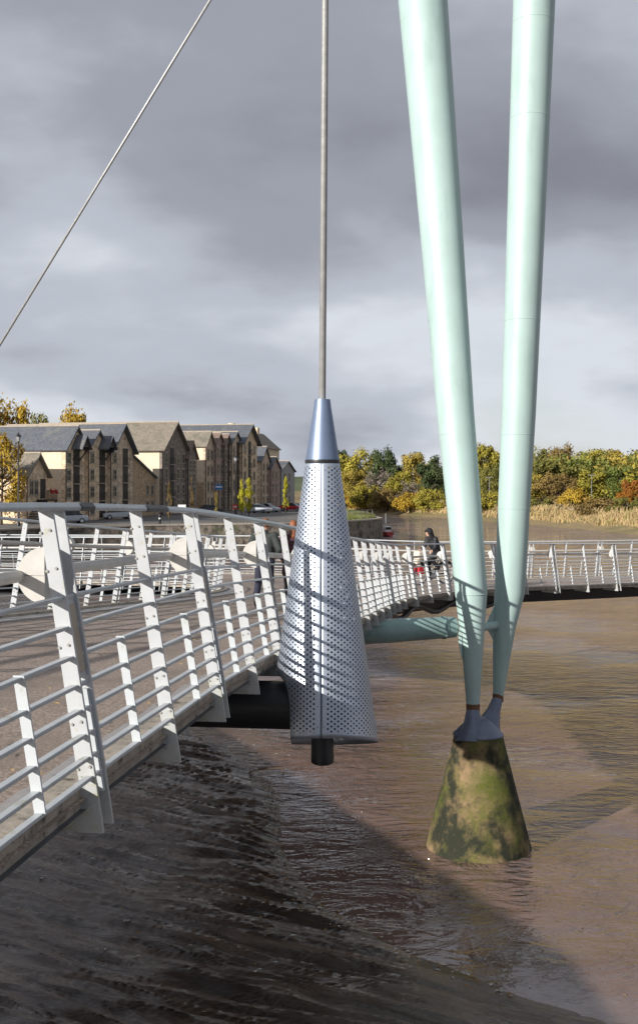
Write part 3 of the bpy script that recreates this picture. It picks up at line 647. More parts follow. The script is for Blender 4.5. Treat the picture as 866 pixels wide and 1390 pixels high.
SL_BROWN = dirt(mat('slate_brown', (.25, .215, .17), .75, .25, 2.5, bump=.4, bscale=8, stretch=(1, 1, 2)), (.16, .15, .12), .6, .48, .66)
SL_PINK = mat('slate_pink', (.23, .17, .14), .75, .25, 2.5)
DARK_WOOD = mat('dark_wood', (.035, .028, .024), .6, .3, 5); PANE = mat('window_pane', (.03, .035, .045), .08, .3, .5); TRIM = mat('stone_trim', (.40, .34, .27), .85, .15, 3)
def window(par, x, z, wd, ht, trim=TRIM, y=0.0):
    f = MB(); t_ = .16
    f.bx(x-wd/2-t_, x-wd/2, y-.07, y+.02, z-.02, z+ht); f.bx(x+wd/2, x+wd/2+t_, y-.07, y+.02, z-.02, z+ht)
    f.bx(x-wd/2-t_, x+wd/2+t_, y-.075, y+.02, z+ht, z+ht+.24)
    o = f.build('window', trim, par)
    MB().bx(x-wd/2-t_-.05, x+wd/2+t_+.05, y-.13, y+.02, z-.16, z-.02).build('sill', trim, o)
    g = MB(); g.m = 0; g.bx(x-wd/2, x+wd/2, y-.02, y+.03, z-.02, z+ht); g.build('pane', PANE, o)
    s_ = MB(); s_.bx(x-.04, x+.04, y-.05, y-.02, z-.02, z+ht); s_.bx(x-wd/2, x-.04, y-.045, y-.02, z+ht*.5-.04, z+ht*.5+.04); s_.bx(x+.04, x+wd/2, y-.045, y-.02, z+ht*.5-.04, z+ht*.5+.04); s_.build('glazing_bar', mat('glazing', (.30, .28, .25), .6), o)
    return o
def gable_block(par, w0, w1, y0, y1, eave, ridge, wall_m, roof_m, over=.35, base=-.4, apex=.5):
    """gable facing the river at local y0; ridge runs back to y1"""
    xm = lerp(w0, w1, apex)
    MB().prism([(w0, base), (w1, base), (w1, eave), (xm, ridge), (w0, eave)], lambda p, h: Vector((p[0], h, p[1])), y0, y1).build('wall', wall_m, par)
    o = None
    for a, bx_ in ((w0, -1), (w1, 1)):
        dx, dz = xm-a, ridge-eave; ln = math.hypot(dx, dz); nx, nz = -dz/ln*(1 if dx > 0 else -1), abs(dx)/ln
        ex, ez = a-dx/ln*over, eave-dz/ln*over
        poly = [(ex+nx*.02, ez+nz*.02), (xm, ridge+.02/nz), (xm, ridge+.22/nz), (ex+nx*.2, ez+nz*.2)]
        b = MB(); b.prism(poly, lambda p, h: Vector((p[0], h, p[1])), y0-over, y1+over); o = b.build('roof', roof_m, par)
    MB().tube([(xm, y0-over, ridge+.24/nz), (xm, y1+over, ridge+.24/nz)], .12, 6).build('ridge_tile', TRIM, par)
    MB().tube([(w0-.05, y0-.10, 0), (w0-.05, y0-.10, eave)], .06, 6).build('downpipe', DARK_WOOD, par)
    return xm
def loading_bay(par, x, wd, z0, z1, n, y=0.0):
    b = MB(); b.bx(x-wd/2, x+wd/2, y-.015, y+.05, z0, z1); b.build('loading_door', DARK_WOOD, par)
    fl = (z1-z0)/n
    for k in range(n):
        z = z0+k*fl
        MB().bx(x-wd/2-.1, x+wd/2+.1, y-.35, y-.016, z-.12, z).build('bay_sill', TRIM, par)
        if k:
            r = MB(); r.bx(x-wd/2-.05, x+wd/2+.05, y-.33, y-.29, z+.95, z+1.02)
            for i in range(7): xx = x-wd/2+wd*i/6; r.bx(xx-.02, xx+.02, y-.32, y-.30, z, z+.95)
            r.build('balcony_rail', DARK_WOOD, par)
def hoist(par, x, z, wd, ht, proj, roof_m):
    """timber hoist canopy bracketed out over a loading bay"""
    b = MB()
    b.prism([(x-wd/2, z), (x, z+ht), (x+wd/2, z)], lambda p, h: Vector((p[0], h, p[1])), -proj, -.02); b.build('hoist_canopy', DARK_WOOD, par)
    for sx in (-1, 1):
        b = MB(); b.prism([(x+sx*(wd/2+.25), z-.3), (x, z+ht+.05), (x, z+ht+.22), (x+sx*(wd/2+.25), z-.13)], lambda p, h: Vector((p[0], h, p[1])), -proj-.2, .1); b.build('canopy_roof', roof_m, par)
        c = MB(); c.tube([(x+sx*wd*.4, -proj+.1, z), (x+sx*wd*.4, 0, z-1.6)], .08, 5); c.tube([(x+sx*wd*.4, -proj+.1, z-.05), (x+sx*wd*.4, -.0, z-.05)], .08, 5); c.build('bracket', DARK_WOOD, par)
def warehouse(label, xl, xr, ye, yr, depth, wall_m, roof_m, cols=(), floors=4, bay=None, canopy=None, back=0, y0=0, over=.35, trim=TRIM, winw=.95):
    t0, t1 = row_t(xl, back), row_t(xr, back); wd = t1-t0; xm = (xl+xr)/2
    eave, ridge = row_h(xm, ye), row_h(xm, yr)
    p = R0+ROW*t0+Vector((-ROW.y, ROW.x, 0))*back
    o = thing('warehouse', label, 'building', p, RANG, 'stone warehouses along the quay')
    gable_block(o, 0, wd, 0, depth, eave, ridge, wall_m, roof_m, over)
    fl = (eave-.4)/floors
    for f in cols:
        for k in range(floors): window(o, wd*f, .9+k*fl, winw, fl*.55, trim)
    if bay: loading_bay(o, wd*bay, 1.8 if wd > 5 else 1.2, .3, eave+.3, floors)
    if canopy: hoist(o, wd*canopy, eave+.35, 2.3, 1.3, 1.3, roof_m)
    return o, wd, eave, ridge
W1, wd, ev, rg = warehouse('leftmost stone warehouse with long slate roof and pale lit side wall', 89, 118, 611, 581, 15, ST_WARM, SL_BLUE, (.14,), 4, .5, .5)
W2, wd, ev, rg = warehouse('narrow gabled warehouse between two taller ones, with a dark hoist canopy', 119.5, 146, 611, 587, 13, ST_WARM, SL_BLUE, (.2,), 4, .72, .74, back=-.35)
W3, wd, ev, rg = warehouse('gabled warehouse with overhanging apex, third from the left end of the quay', 150, 180, 612, 579, 16, ST_GREY, SL_BLUE, (.18,), 4, .66, None, over=.7, back=-.75)
W4, wd, ev, rg = warehouse('broad dark-fronted warehouse with the large brown roof in the middle of the row', 220, 254, 611, 575, 22, ST_DARK, SL_BROWN, (.16, .62, .84), 4, .38, None, over=.6)
MB().bx(-.02, .0, .4, 21.5, .0, ev-.02).build('sunlit_side_wall', ST_CREAM, W4)  # paler slab: sunlight on this side is put into its colour
for o_, e_ in ((W1, row_h(103, 611)), (W2, row_h(133, 611)), ): pass
MB().bx(-.02, .0, .5, 14.5, 0, row_h(103, 611)-.02).build('sunlit_side_wall', ST_CREAM, W1)
W5, wd, ev, rg = warehouse('small pointed gable house attached to the broad brown-roofed warehouse', 254.6, 267, 622, 602, 8, ST_DARK, SL_PINK, (.3, .7), 4, None, None, winw=.8, back=-.4)
W6, wd, ev, rg = warehouse('slim warehouse with a cream sunlit flank right of the brown-roofed one', 279, 291, 606, 588, 14, ST_GREY, SL_BROWN, (.3, .7), 4, None, None, winw=.8)
MB().bx(-.02, .0, .3, 13.5, 5.0, ev-.02).build('sunlit_side_wall', ST_CREAM, W6)
MB().bx(-.03, .0, .3, 13.5, 0, 4.98).build('brick_side_wall', RUBBLE, W6)
for i, (a, b_, ye, yr, lb, mt, rm) in enumerate(((292, 303.5, 603, 590, 'first of three narrow pointed gables, with a pinkish front and roof', ST_PINK, SL_PINK), (304, 313.5, 605, 592, 'second of three narrow pointed gables, dark front with loading doors', ST_DARK, SL_PINK), (314, 327.5, 603, 589, 'third and widest of three narrow gables, next to the tall far warehouse', ST_GREY, SL_BLUE))):
    warehouse(lb, a, b_, ye, yr, 9, mt, rm, (.25,) if i else (.3, .72), 4, .68 if i else None, None, winw=.8, back=(-.3, -.7, -1.1)[i])
W7, wd, ev, rg = warehouse('tallest far warehouse with a long slate roof and tan gable above its neighbours', 328, 349, 603, 580, 34, ST_WARM, SL_BLUE, (.2, .8), 5, .5, None, over=.8, back=-1.6)
W8, wd, ev, rg = warehouse('lower grey stone house with gable just past the tallest warehouse', 354.5, 366, 626, 608, 12, ST_GREY, SL_BLUE, (.3, .7), 4, None, None, winw=.8)
W9, wd, ev, rg = warehouse('stone terrace house with a chimney near the far end of the quay', 367, 380, 636, 622, 14, ST_PINK, SL_BLUE, (.25, .6), 3, None, None, winw=.8, back=-.5)
MB().bx(.3, 1.6, 4, 5, ev, rg+1.8).build('chimney', ST_WARM, W9)
W10, wd, ev, rg = warehouse('last pale gabled house at the far end of the quay row', 381, 400, 640, 627, 16, mat('pale_render', (.40, .39, .38), .9), SL_BLUE, (.25, .6), 3, None, None, winw=.8)
# long-roofed block set back behind the far end
p = R0+ROW*104+Vector((-ROW.y, ROW.x, 0))*10
bk = thing('warehouse', 'long block with tan mossy roof set back behind the far end houses', 'building', p, RANG)
MB().prism([(0, 0), (8, 0), (8, 13.2), (4, 16.6), (0, 13.2)], lambda q, h: Vector((h, q[0], q[1])), 0, 30).build('wall', ST_CREAM, bk)
for s_ in (0, 1):
    yy = -.4 if s_ == 0 else 8.4
    MB().add([(-.4, yy, 13.0), (30.4, yy, 13.0), (30.4, 4, 16.8), (-.4, 4, 16.8), (-.4, yy, 13.2), (30.4, yy, 13.2), (30.4, 4, 17.0), (-.4, 4, 17.0)], [(0, 1, 2, 3), (4, 7, 6, 5), (0, 4, 5, 1), (1, 5, 6, 2), (2, 6, 7, 3), (3, 7, 4, 0)]).build('roof', SL_BROWN, bk)
for xx in (4, 13, 23): MB().bx(xx, xx+1.6, 3.4, 4.6, 16, 18.2).build('chimney', ST_WARM, bk)
# low rubble building in the gap, with lean-to roof
t0 = row_t(180.8); t1 = row_t(219)
lo = thing('outbuilding', 'low rubble stone outbuilding with a lean-to slate roof between two warehouses', 'building', R0+ROW*t0+Vector((-ROW.y, ROW.x, 0))*1.0, RANG)
wl = t1-t0
MB().prism([(0, 0), (wl, 0), (wl, 5.6), (.3, 9.2), (0, 9.2)], lambda q, h: Vector((q[0], h, q[1])), 0, 6).build('wall', RUBBLE, lo)
MB().prism([(0, 9.25), (wl+.3, 5.5), (wl+.3, 5.75), (0, 9.5)], lambda q, h: Vector((q[0], h, q[1])), -.3, 6.2).build('roof', SL_BLUE, lo)
MB().bx(wl*.55, wl*.55+.9, 1.6, 3.2, 6.4, 8.6).build('dormer', mat('dormer_green', (.20, .22, .12), .7), lo)
for f in (.72, .9):
    for z in (.9, 3.2): window(lo, wl*f, z, .8, 1.2)
# porch annexe with outside stair in front of the first warehouse's side
pq = R0+ROW*(row_t(89)-7.4)+Vector((-ROW.y, ROW.x, 0))*1.2
an = thing('annexe', 'small gabled stone annexe with outside stair and red flowers below the first warehouse', 'building', pq, RANG)
gable_block(an, 0, 5.0, 0, 6.5, 5.6, 7.9, ST_WARM, SL_BROWN, .5)
for f in (.22, .45): window(an, 5*f, 3.4, .7, 1.5)
MB().bx(3.3, 4.6, -.02, .04, 2.9, 5.2).build('door', DARK_WOOD, an)
MB().bx(2.4, 5.1, -1.3, 0, 2.6, 2.8).build('landing', DARK_WOOD, an)
r_ = MB()
for i in range(10): r_.bx(2.4+i*.29, 2.45+i*.29, -1.3, -1.24, 2.8, 3.8)
r_.bx(2.35, 5.1, -1.32, -1.22, 3.8, 3.88); r_.build('balustrade', DARK_WOOD, an)
for i in range(9): MB().bx(2.4-.28*(i+1), 2.4-.28*i, -1.25, -.1, 2.5-.28*i, 2.62-.28*i).build('stair_tread', DARK_WOOD, an)
for x_ in (2.6, 5.0): MB().bx(x_-.1, x_+.1, -1.25, -1.05, 0, 2.6).build('landing_post', DARK_WOOD, an)
fl_ = MB(); rnd = random.Random(4)
for i in range(60): fl_.ball((rnd.uniform(3.2, 5.0), -1.35+rnd.gauss(0, .06), 3.7+rnd.gauss(0, .12)), rnd.uniform(.05, .1), 5, 4)
fl_.build('flower_box', mat('red_flowers', (.45, .03, .03), .6), an)

# ---------------------------------------------------------------- vehicles
CAR_GLASS = mat('car_glass', (.02, .025, .03), .06); TYRE = mat('tyre', (.015, .015, .015), .8); RIM = mat('rim', (.45, .46, .48), .35, metal=.6)
def car_parts(o, L_, W_, H_, body_m, van=False):
    h = H_
    if van: prof = [(-L_/2, .32), (-L_/2, .75), (-L_/2+.12, .98), (-L_/2+.95, 1.12), (-L_/2+1.75, h-.08), (-L_/2+2.1, h), (L_/2-.12, h), (L_/2, h-.15), (L_/2, .32)]
    else: prof = [(-L_/2, .28), (-L_/2, .62), (-L_/2+.12, .76), (-L_/2+1.0, .90), (L_/2-.75, .97), (L_/2-.05, .90), (L_/2, .7), (L_/2, .30)]
    b = MB(); b.prism(prof, lambda p, q: Vector((p[0], q, p[1])), -W_/2, W_/2); b.build('body', body_m, o, bevel=.09)
    if not van:
        g = [(-L_/2+.95, .88), (-L_/2+1.65, h-.03), (-L_/2+1.95, h), (L_/2-1.35, h-.02), (L_/2-.55, .93)]
        c = MB(); n = len(g); vs = [Vector((x, -W_/2+.06+(z-.88)*.25, z)) for x, z in g]+[Vector((x, W_/2-.06-(z-.88)*.25, z)) for x, z in g]
        c.add(vs, [tuple(range(n-1, -1, -1)), tuple(range(n, 2*n))]+[(i, (i+1) % n, n+(i+1) % n, n+i) for i in range(n)]); c.build('windows', CAR_GLASS, o)
        MB().bx(-L_/2+1.68, L_/2-1.3, -W_/2+.2, W_/2-.2, h-.035, h+.015).build('roof_panel', body_m, o)
    else:
        for sy in (-1, 1): MB().bx(-L_/2+1.5, -L_/2+2.35, sy*W_/2-.012, sy*W_/2+.012, 1.08, h-.3).build('window', CAR_GLASS, o)
        MB().add([(-L_/2+.98, -W_/2+.1, 1.16), (-L_/2+.98, W_/2-.1, 1.16), (-L_/2+1.7, W_/2-.15, h-.14), (-L_/2+1.7, -W_/2+.15, h-.14)], [(0, 1, 2, 3)]).build('windscreen', CAR_GLASS, o)
    for x in (-L_/2+.8, L_/2-.8):
        for sy in (-1, 1):
            wv = MB().tube([(x, sy*(W_/2-.2), .31), (x, sy*(W_/2+.01), .31)], .31, 16).build('wheel', TYRE, o, 40)
            MB().tube([(x, sy*(W_/2-.1), .31), (x, sy*(W_/2+.02), .31)], .19, 12).build('rim', RIM, wv, 40)
    for sy in (-1, 1):
        MB().bx(-L_/2-.02, -L_/2+.05, sy*W_/2*.72-.17, sy*W_/2*.72+.17, .62, .76).build('headlight', mat('lamp_glass', (.75, .75, .72), .15), o)
        MB().bx(L_/2-.05, L_/2+.02, sy*W_/2*.75-.14, sy*W_/2*.75+.14, .66, .86).build('tail_light', mat('tail_red', (.4, .01, .01), .3), o)
    MB().bx(-L_/2-.02, -L_/2+.02, -.26, .26, .40, .52).build('number_plate', mat('plate_yellow', (.62, .50, .12), .5), o)
def vehicle(label, cat, x, y_, d, ang, c, L_=4.3, W_=1.75, H_=1.45, van=False, z=2.92):
    o = thing('parked_van' if van else 'parked_car', label, cat, (((x-CX)/FPX)*d, d, z), R(ang), 'vehicles parked on the quay')
    car_parts(o, L_, W_, H_, mat('paint_%d' % int(x*10), c, .25, .03, 2, spec=.6), van); return o
v = vehicle('white delivery van with orange and yellow stripes at the left end of the quay', 'van', 40, 710, 129, 172, (.75, .76, .77), 4.9, 1.95, 2.2, True)
for i, (a, b_, z0, z1, c) in enumerate(((-.4, .5, 1.05, 1.35, (.80, .25, .03)), (.7, 1.5, .95, 1.25, (.75, .12, .03)), (-.2, .3, .7, .95, (.75, .55, .04)), (1.0, 1.9, 1.45, 1.7, (.80, .45, .04)))):
    for sy in (-1, 1): MB().bx(a, b_, sy*.982-.006, sy*.982+.006, z0, z1).build('livery_patch', mat('livery_%d' % i, c, .5), v)
vehicle('dark saloon car parked beside the white van', 'car', 62, 708, 131.5, 20, (.10, .11, .12))
vehicle('silver blue hatchback half hidden behind the nearest double post', 'car', 93, 708, 127, 25, (.38, .42, .47))
vehicle('silver estate car parked in front of the third warehouse', 'car', 160, 704, 143, 28, (.50, .53, .56))
vehicle('silver car beside the bright yellow tree', 'car', 351, 696, 176, 150, (.46, .50, .55))
vehicle('pale blue car right of the silver one near the yellow tree', 'car', 362, 696, 183, 155, (.52, .57, .62))
vehicle('red car parked just left of the cone on the quay', 'car', 396, 693, 190, 160, (.45, .02, .03))
vehicle('dark car at the roadside in front of the narrow gables', 'car', 282, 699, 168, 30, (.05, .05, .06))

# ---------------------------------------------------------------- street lamps, signs, bollards, posts on the quay
IRON = mat('black_iron', (.02, .022, .026), .45)
def street_lamp(label, x, ybase, ytop, d, z=2.9):
    h = EZ-(ytop-HY)/FPX*d-z
    o = thing('street_lamp', label, 'street lamp', ((x-CX)/FPX*d, d, z), 0, 'lamp posts on the quay')
    MB().lathe([(.22, 0), (.22, .3), (.13, .5), (.11, 1.5), (.085, 1.6), (.065, h-1.0), (.12, h-.95), (.05, h-.85)], 10).build('column', IRON, o, 40)
    MB().tube([(-.4, 0, h-1.4), (.4, 0, h-1.4)], .03, 6).build('ladder_bar', IRON, o)
    MB().lathe([(.14, h-.85), (.27, h-.35), (.24, h-.33), (.1, h-.30)], 6).build('lantern', mat('lantern_glass', (.35, .36, .36), .15), o)
    MB().lathe([(.34, h-.36), (.30, h-.25), (.12, h-.08), (.04, h+.1), (.02, h+.2)], 8).build('lantern_cap', IRON, o)
    return o
street_lamp('tall black lantern post in front of the leftmost warehouse', 25, 705, 588, 118)
street_lamp('tall black lantern post in front of the narrow gables', 320, 697, 618, 160)
bl = thing('bollard', 'short black bollard on the quay edge left of the brown tree', 'bollard', PX(217, 712, 121.5)*1.0); bl.location.z = 2.95
MB().lathe([(.14, 0), (.14, .9), (.17, .95), (.17, 1.05), (.1, 1.15)], 12).build('shaft', IRON, bl, 40); MB().lathe([(.145, .62), (.145, .8)], 12).build('white_band', white_paint, bl)
def sign(label, x, y_, d, wd, ht, c, z=2.9, c2=None):
    p = PX(x, y_, d); o = thing('road_sign', label, 'sign', (p.x, d, z)); h = p.z-z
    MB().tube([(0, .04, 0), (0, .04, h+ht/2)], .045, 8).build('sign_post', IRON, o)
    MB().bx(-wd/2, wd/2, -.02, .0, h-ht/2, h+ht/2).build('sign_plate', mat('sign_%d' % int(x), c, .5, .02), o)
    if c2: MB().bx(-wd/2+.08, wd/2-.08, -.026, -.021, h-ht*.1, h+ht*.15).build('sign_band', mat('signband_%d' % int(x), c2, .5, .02), o)
sign('small blue and white banner sign hung before the narrow gables', 297, 661, 165, 1.1, .75, (.03, .16, .42), c2=(.75, .77, .8))
sign('small white notice on a pole on the quay', 247, 688, 126, .9, .5, (.72, .72, .70))
sign('round red and white road sign by the lantern post', 319, 688, 156, .65, .65, (.60, .05, .05), c2=(.75, .75, .75))

# ---------------------------------------------------------------- trees
BARK = mat('bark', (.10, .075, .055), .9, .3, 4, bump=.5)
def leaf_mat(name, c, c2):
    m = mat('leaf_'+name, c, .7, .3, .9, c2=c2, coord='Object', spec=.25)
    b = m.node_tree.nodes['Principled BSDF']
    return m
LEAF = {k: leaf_mat(k, a, b) for k, (a, b) in dict(yellowgreen=((.29, .26, .035), (.46, .38, .06)), ochre=((.31, .235, .04), (.47, .36, .07)), olive=((.16, .16, .035), (.28, .25, .06)), dark=((.05, .08, .03), (.10, .13, .045)), orange=((.32, .11, .015), (.46, .20, .03)), brown=((.22, .15, .05), (.34, .23, .075)), grey=((.24, .20, .16), (.33, .28, .23)), green=((.13, .17, .035), (.24, .26, .06)), bright=((.50, .46, .02), (.62, .56, .05)), gold=((.42, .27, .025), (.55, .37, .05))).items()}
def crown_mesh(seed, n, size, shape):
    """unit crown: leaf-sized faces in clumps through the volume, radius ~1, height from 0.15 to 2"""
    rnd = random.Random(seed); b = MB()
    clumps = []
    for i in range(34 if shape != 'slim' else 20):
        a = rnd.uniform(0, 6.28); u = rnd.uniform(0, 1)
        if shape == 'round': z = .45+1.45*u; rr_ = math.sqrt(max(0, 1-((z-1.05)/.98)**2))*rnd.uniform(.35, .92)
        elif shape == 'tall': z = .3+1.6*u; rr_ = (.85-.35*abs(u-.35))*rnd.uniform(.2, .85)*math.sqrt(max(.05, 1-u*.75))
        elif shape == 'slim': z = .45+1.5*u; rr_ = .55*rnd.uniform(.1, .8)*math.sqrt(max(.06, 1-(2*u-.8)**2*.6))
        else: z = .15+.95*u; rr_ = math.sqrt(max(0, 1-((z-.25)/1.0)**2))*rnd.uniform(.3, 1.0)
        clumps.append((rr_*math.cos(a), rr_*math.sin(a), z, rnd.uniform(.17, .36)*(1 if shape != 'slim' else .8)))
    for i in range(n):
        cx, cy, cz, cr = rnd.choice(clumps)
        v = Vector((rnd.gauss(0, 1), rnd.gauss(0, 1), rnd.gauss(0, 1))).normalized()*cr*rnd.uniform(.45, 1.08)
        p = Vector((cx, cy, cz))+v; nrm = (v.normalized()+Vector((rnd.gauss(0, .5), rnd.gauss(0, .5), rnd.gauss(.2, .5)))).normalized()
        a = nrm.orthogonal().normalized(); q = rnd.uniform(0, 6.28); c_ = nrm.cross(a); a, c_ = a*math.cos(q)+c_*math.sin(q), c_*math.cos(q)-a*math.sin(q)
        s_ = size*rnd.uniform(.6, 1.3)
        b.add([p-a*s_, p-c_*s_*.6+nrm*s_*.15, p+a*s_, p+c_*s_*.6+nrm*s_*.15], [(0, 1, 2, 3)])
    return b
def limb_mesh(seed, shape, bare=False):
    rnd = random.Random(seed+100); b = MB()
    top = 1.75 if shape != 'bush' else .9
    b.tube([(0, 0, -.05), (.01, 0, .3), (.03*rnd.uniform(-1, 1), .02, .8), (.05*rnd.uniform(-1, 1), .03, top)], [.06, .045, .035, .008], 7)
    for i in range(16 if not bare else 70):
        z0 = rnd.uniform(.25, top*.8); a = rnd.uniform(0, 6.28); r = rnd.uniform(.4, .85)*(1 if shape != 'slim' else .45)
        p0 = Vector((0, 0, z0)); p2 = Vector((r*math.cos(a), r*math.sin(a), z0+rnd.uniform(.2, .6))); p1 = p0.lerp(p2, .5)+Vector((0, 0, -.05))
        b.tube([p0, p1, p2], [.025, .016, .005], 5)
    return b
TREE_MESH = {}
def tree_meshes(shape, v, n, size):
    k = (shape, v, n)
    if k not in TREE_MESH:
        TREE_MESH[k] = (crown_mesh(v*17+len(shape), n, size, shape).mesh('crown', LEAF['olive'], fix=False), limb_mesh(v*17+len(shape), shape, n < 900).mesh('trunk', BARK, True))
    return TREE_MESH[k]
def tree(name, label, loc, h, wd, colr, shape='round', v=0, n=2600, size=.055, group=None, rz=None):
    o = thing(name, label, 'tree' if shape != 'bush' else 'shrub', loc, random.uniform(0, 6.28) if rz is None else rz, group)
    cm, tm = tree_meshes(shape, v, n, size); zs = {'round': 2.02, 'tall': 2.0, 'slim': 2.05, 'bush': 1.25}[shape]
    sx = wd/2/(1 if shape != 'slim' else .62)
    for nm, me in (('crown', cm), ('trunk', tm)):
        c = link(nm, me, o); c.scale = (sx, sx, h/zs)
        if nm == 'crown': c.material_slots[0].link = 'OBJECT'; c.material_slots[0].material = LEAF[colr]
    return o
def bank_tree(x, ytop, d, wpx, colr, label, shape='round', v=0, n=2600, size=.05):
    p = PX(x, ytop, d); zb = max(rbank_z(p.x, d), 1.5)-.2
    tree('bank_tree' if shape != 'bush' else 'bank_shrub', label, (p.x, d, zb), p.z-zb, wpx/FPX*d, colr, shape, v, n, size, 'autumn trees on the far river bank')
BT = [ # back row
 (462, 612, 345, 34, 'dark', 'dark green treetop just right of the cone cap', 'round', 0), (489, 610, 335, 52, 'yellowgreen', 'broad yellow-green tree right of the cone in the back row of the wood', 'round', 1),
 (523, 610, 330, 42, 'dark', 'dark evergreen tree in the back row between yellow and russet crowns', 'round', 2), (563, 616, 320, 46, 'ochre', 'low ochre tree in the back row left of the mast', 'round', 3),
 (590, 619, 310, 36, 'dark', 'dark green tree partly behind the left mast leg', 'tall', 4), (660, 606, 290, 44, 'yellowgreen', 'tall yellow-olive tree seen between the two mast legs', 'round', 0),
 (732, 609, 285, 46, 'olive', 'dark olive tree just right of the right mast leg', 'round', 1), (764, 606, 280, 48, 'brown', 'tall russet-brown treetop in the back row right of the mast', 'round', 2),
 (806, 612, 275, 52, 'yellowgreen', 'large yellow-green tree in the back row near the right edge', 'round', 3), (842, 611, 270, 44, 'ochre', 'ochre-brown crown in the back row near the right edge', 'round', 4),
 (869, 619, 262, 40, 'green', 'green tree cut by the right edge of the picture', 'round', 0), (628, 612, 300, 40, 'olive', 'olive tree mostly behind the left mast leg', 'round', 2), (700, 611, 290, 40, 'ochre', 'ochre tree hidden mostly behind the right mast leg', 'round', 3),
 # middle row
 (513, 634, 300, 44, 'grey', 'pale grey nearly leafless tree in the wood left of the mast', 'round', 1), (541, 641, 292, 40, 'yellowgreen', 'yellow-green tree beside the pale leafless one', 'round', 4), (583, 631, 283, 44, 'dark', 'large dark green tree low in the wood left of the mast', 'round', 0),
 (558, 652, 280, 34, 'grey', 'small pale leafless tree below the dark green one', 'round', 2), (478, 640, 305, 40, 'ochre', 'ochre tree close behind the cone', 'round', 3),
 (668, 634, 262, 40, 'olive', 'dark olive tree low between the mast legs', 'round', 2), (745, 626, 258, 62, 'olive', 'broad olive-green tree right of the mast in the middle row', 'round', 0), (757, 642, 240, 46, 'brown', 'rounded brown tree above the parked white car on the bank', 'round', 1),
 (800, 640, 238, 54, 'yellowgreen', 'yellow-green tree in the middle row on the right', 'round', 2), (838, 634, 236, 50, 'green', 'green-yellow tree in the middle row at the right', 'round', 3), (860, 652, 215, 38, 'orange', 'bright orange tree at the right edge', 'round', 4), (720, 645, 248, 40, 'ochre', 'yellow ochre tree against the right mast leg', 'round', 4),
 # front shrubs
 (498, 660, 296, 40, 'yellowgreen', 'yellow-green shrub at the foot of the wood right of the cone', 'bush', 0), (526, 664, 288, 38, 'brown', 'russet shrub on the bank below the pale leafless tree', 'bush', 1), (556, 668, 276, 42, 'gold', 'golden shrub on the bank left of the mast', 'bush', 2), (585, 664, 268, 40, 'yellowgreen', 'yellow-green shrub on the bank touching the left mast leg', 'bush', 3),
 (664, 668, 245, 44, 'yellowgreen', 'yellow-green shrub on the bank between the mast legs', 'bush', 0), (700, 664, 238, 40, 'green', 'green shrub on the bank behind the right mast leg', 'bush', 1), (735, 676, 226, 46, 'olive', 'low olive shrub on the bank right of the mast', 'bush', 2), (778, 664, 222, 42, 'gold', 'golden shrub in front of the brown tree', 'bush', 3), (818, 676, 200, 56, 'brown', 'low russet bramble shrub on the reedy bank at right', 'bush', 1), (852, 676, 196, 46, 'olive', 'low olive shrub under the orange tree', 'bush', 0), (470, 672, 300, 40, 'gold', 'golden shrub at the water bend beside the cone', 'bush', 2)]
for x, yt, d, wp, c, lb, sh, v in BT:
    bank_tree(x, yt, d, wp*1.22, c, lb, sh, v, 850 if c == 'grey' else 5200, .052)
def backwood():
    """the wood behind, which reads as one mass"""
    b = MB(); rnd = random.Random(11)
    base = crown_mesh(55, 420, .085, 'round')
    for i in range(260):
        d = rnd.uniform(338, 420); x = rnd.uniform(-.42, .34)*d; z = 3+(d-340)*.02; h = rnd.uniform(9, 12.5); wv = rnd.uniform(4, 6); b.m = rnd.randrange(4)
        if i >= 70:
            d = rnd.uniform(205, 335); x = interp(d, BANK)+rnd.uniform(30, 75); z = rbank_z(x, d); h = rnd.uniform(7, 11.5)
        elif x/d < .0 and x/d > -.06: continue
        vs = [(x+p[0]*wv, d+p[1]*wv, z+p[2]*h/2) for p in base.v]; b.add(vs, base.f)
    tag(b.build('woodland', [LEAF['olive'], LEAF['ochre'], LEAF['green'], LEAF['yellowgreen']], fix=False), 'mixed autumn woodland massed behind the bank trees', 'woodland', kind='stuff')
backwood()
def quay_tree(x, ytop, d, wpx, colr, label, shape, v, n=2600, size=.05, z=2.9, name='quay_tree'):
    p = PX(x, ytop, d); tree(name, label, (p.x, d, z), p.z-z, wpx/FPX*d, colr, shape, v, n, size, 'trees on the quay side')
quay_tree(2, 592, 122, 78, 'gold', 'yellow-leaved tree in front of the leftmost warehouse, cut by the left edge', 'round', 5, 5200, .045)
quay_tree(14, 545, 185, 62, 'gold', 'orange-yellow tree rising behind the leftmost roof', 'round', 6, 5200, .055)
quay_tree(50, 563, 200, 44, 'olive', 'green treetop behind the leftmost roof beside the orange one', 'round', 7, 5200, .055)
quay_tree(104, 556, 215, 52, 'gold', 'rounded gold treetop above the second roof', 'round', 6, 5200, .055)
quay_tree(230, 650, 126, 9, 'brown', 'slim brown-leaved young tree before the broad dark warehouse', 'slim', 1, 900, .05)
quay_tree(260, 648, 134, 8, 'brown', 'slim brown-leaved young tree before the small pointed gable', 'slim', 2, 900, .05)
quay_tree(293, 668, 140, 8, 'ochre', 'short slim ochre young tree beside the blue sign', 'slim', 3, 900, .05)
quay_tree(328, 652, 152, 14, 'bright', 'bright yellow column-shaped young tree on the quay, left of its twin', 'slim', 4, 2000, .05)
quay_tree(338, 650, 155, 13, 'bright', 'bright yellow young tree on the quay, right of its twin', 'slim', 5, 2000, .05)
quay_tree(388, 648, 175, 13, 'bright', 'yellow-green young tree close to the cone on the quay', 'slim', 6, 1500, .05)

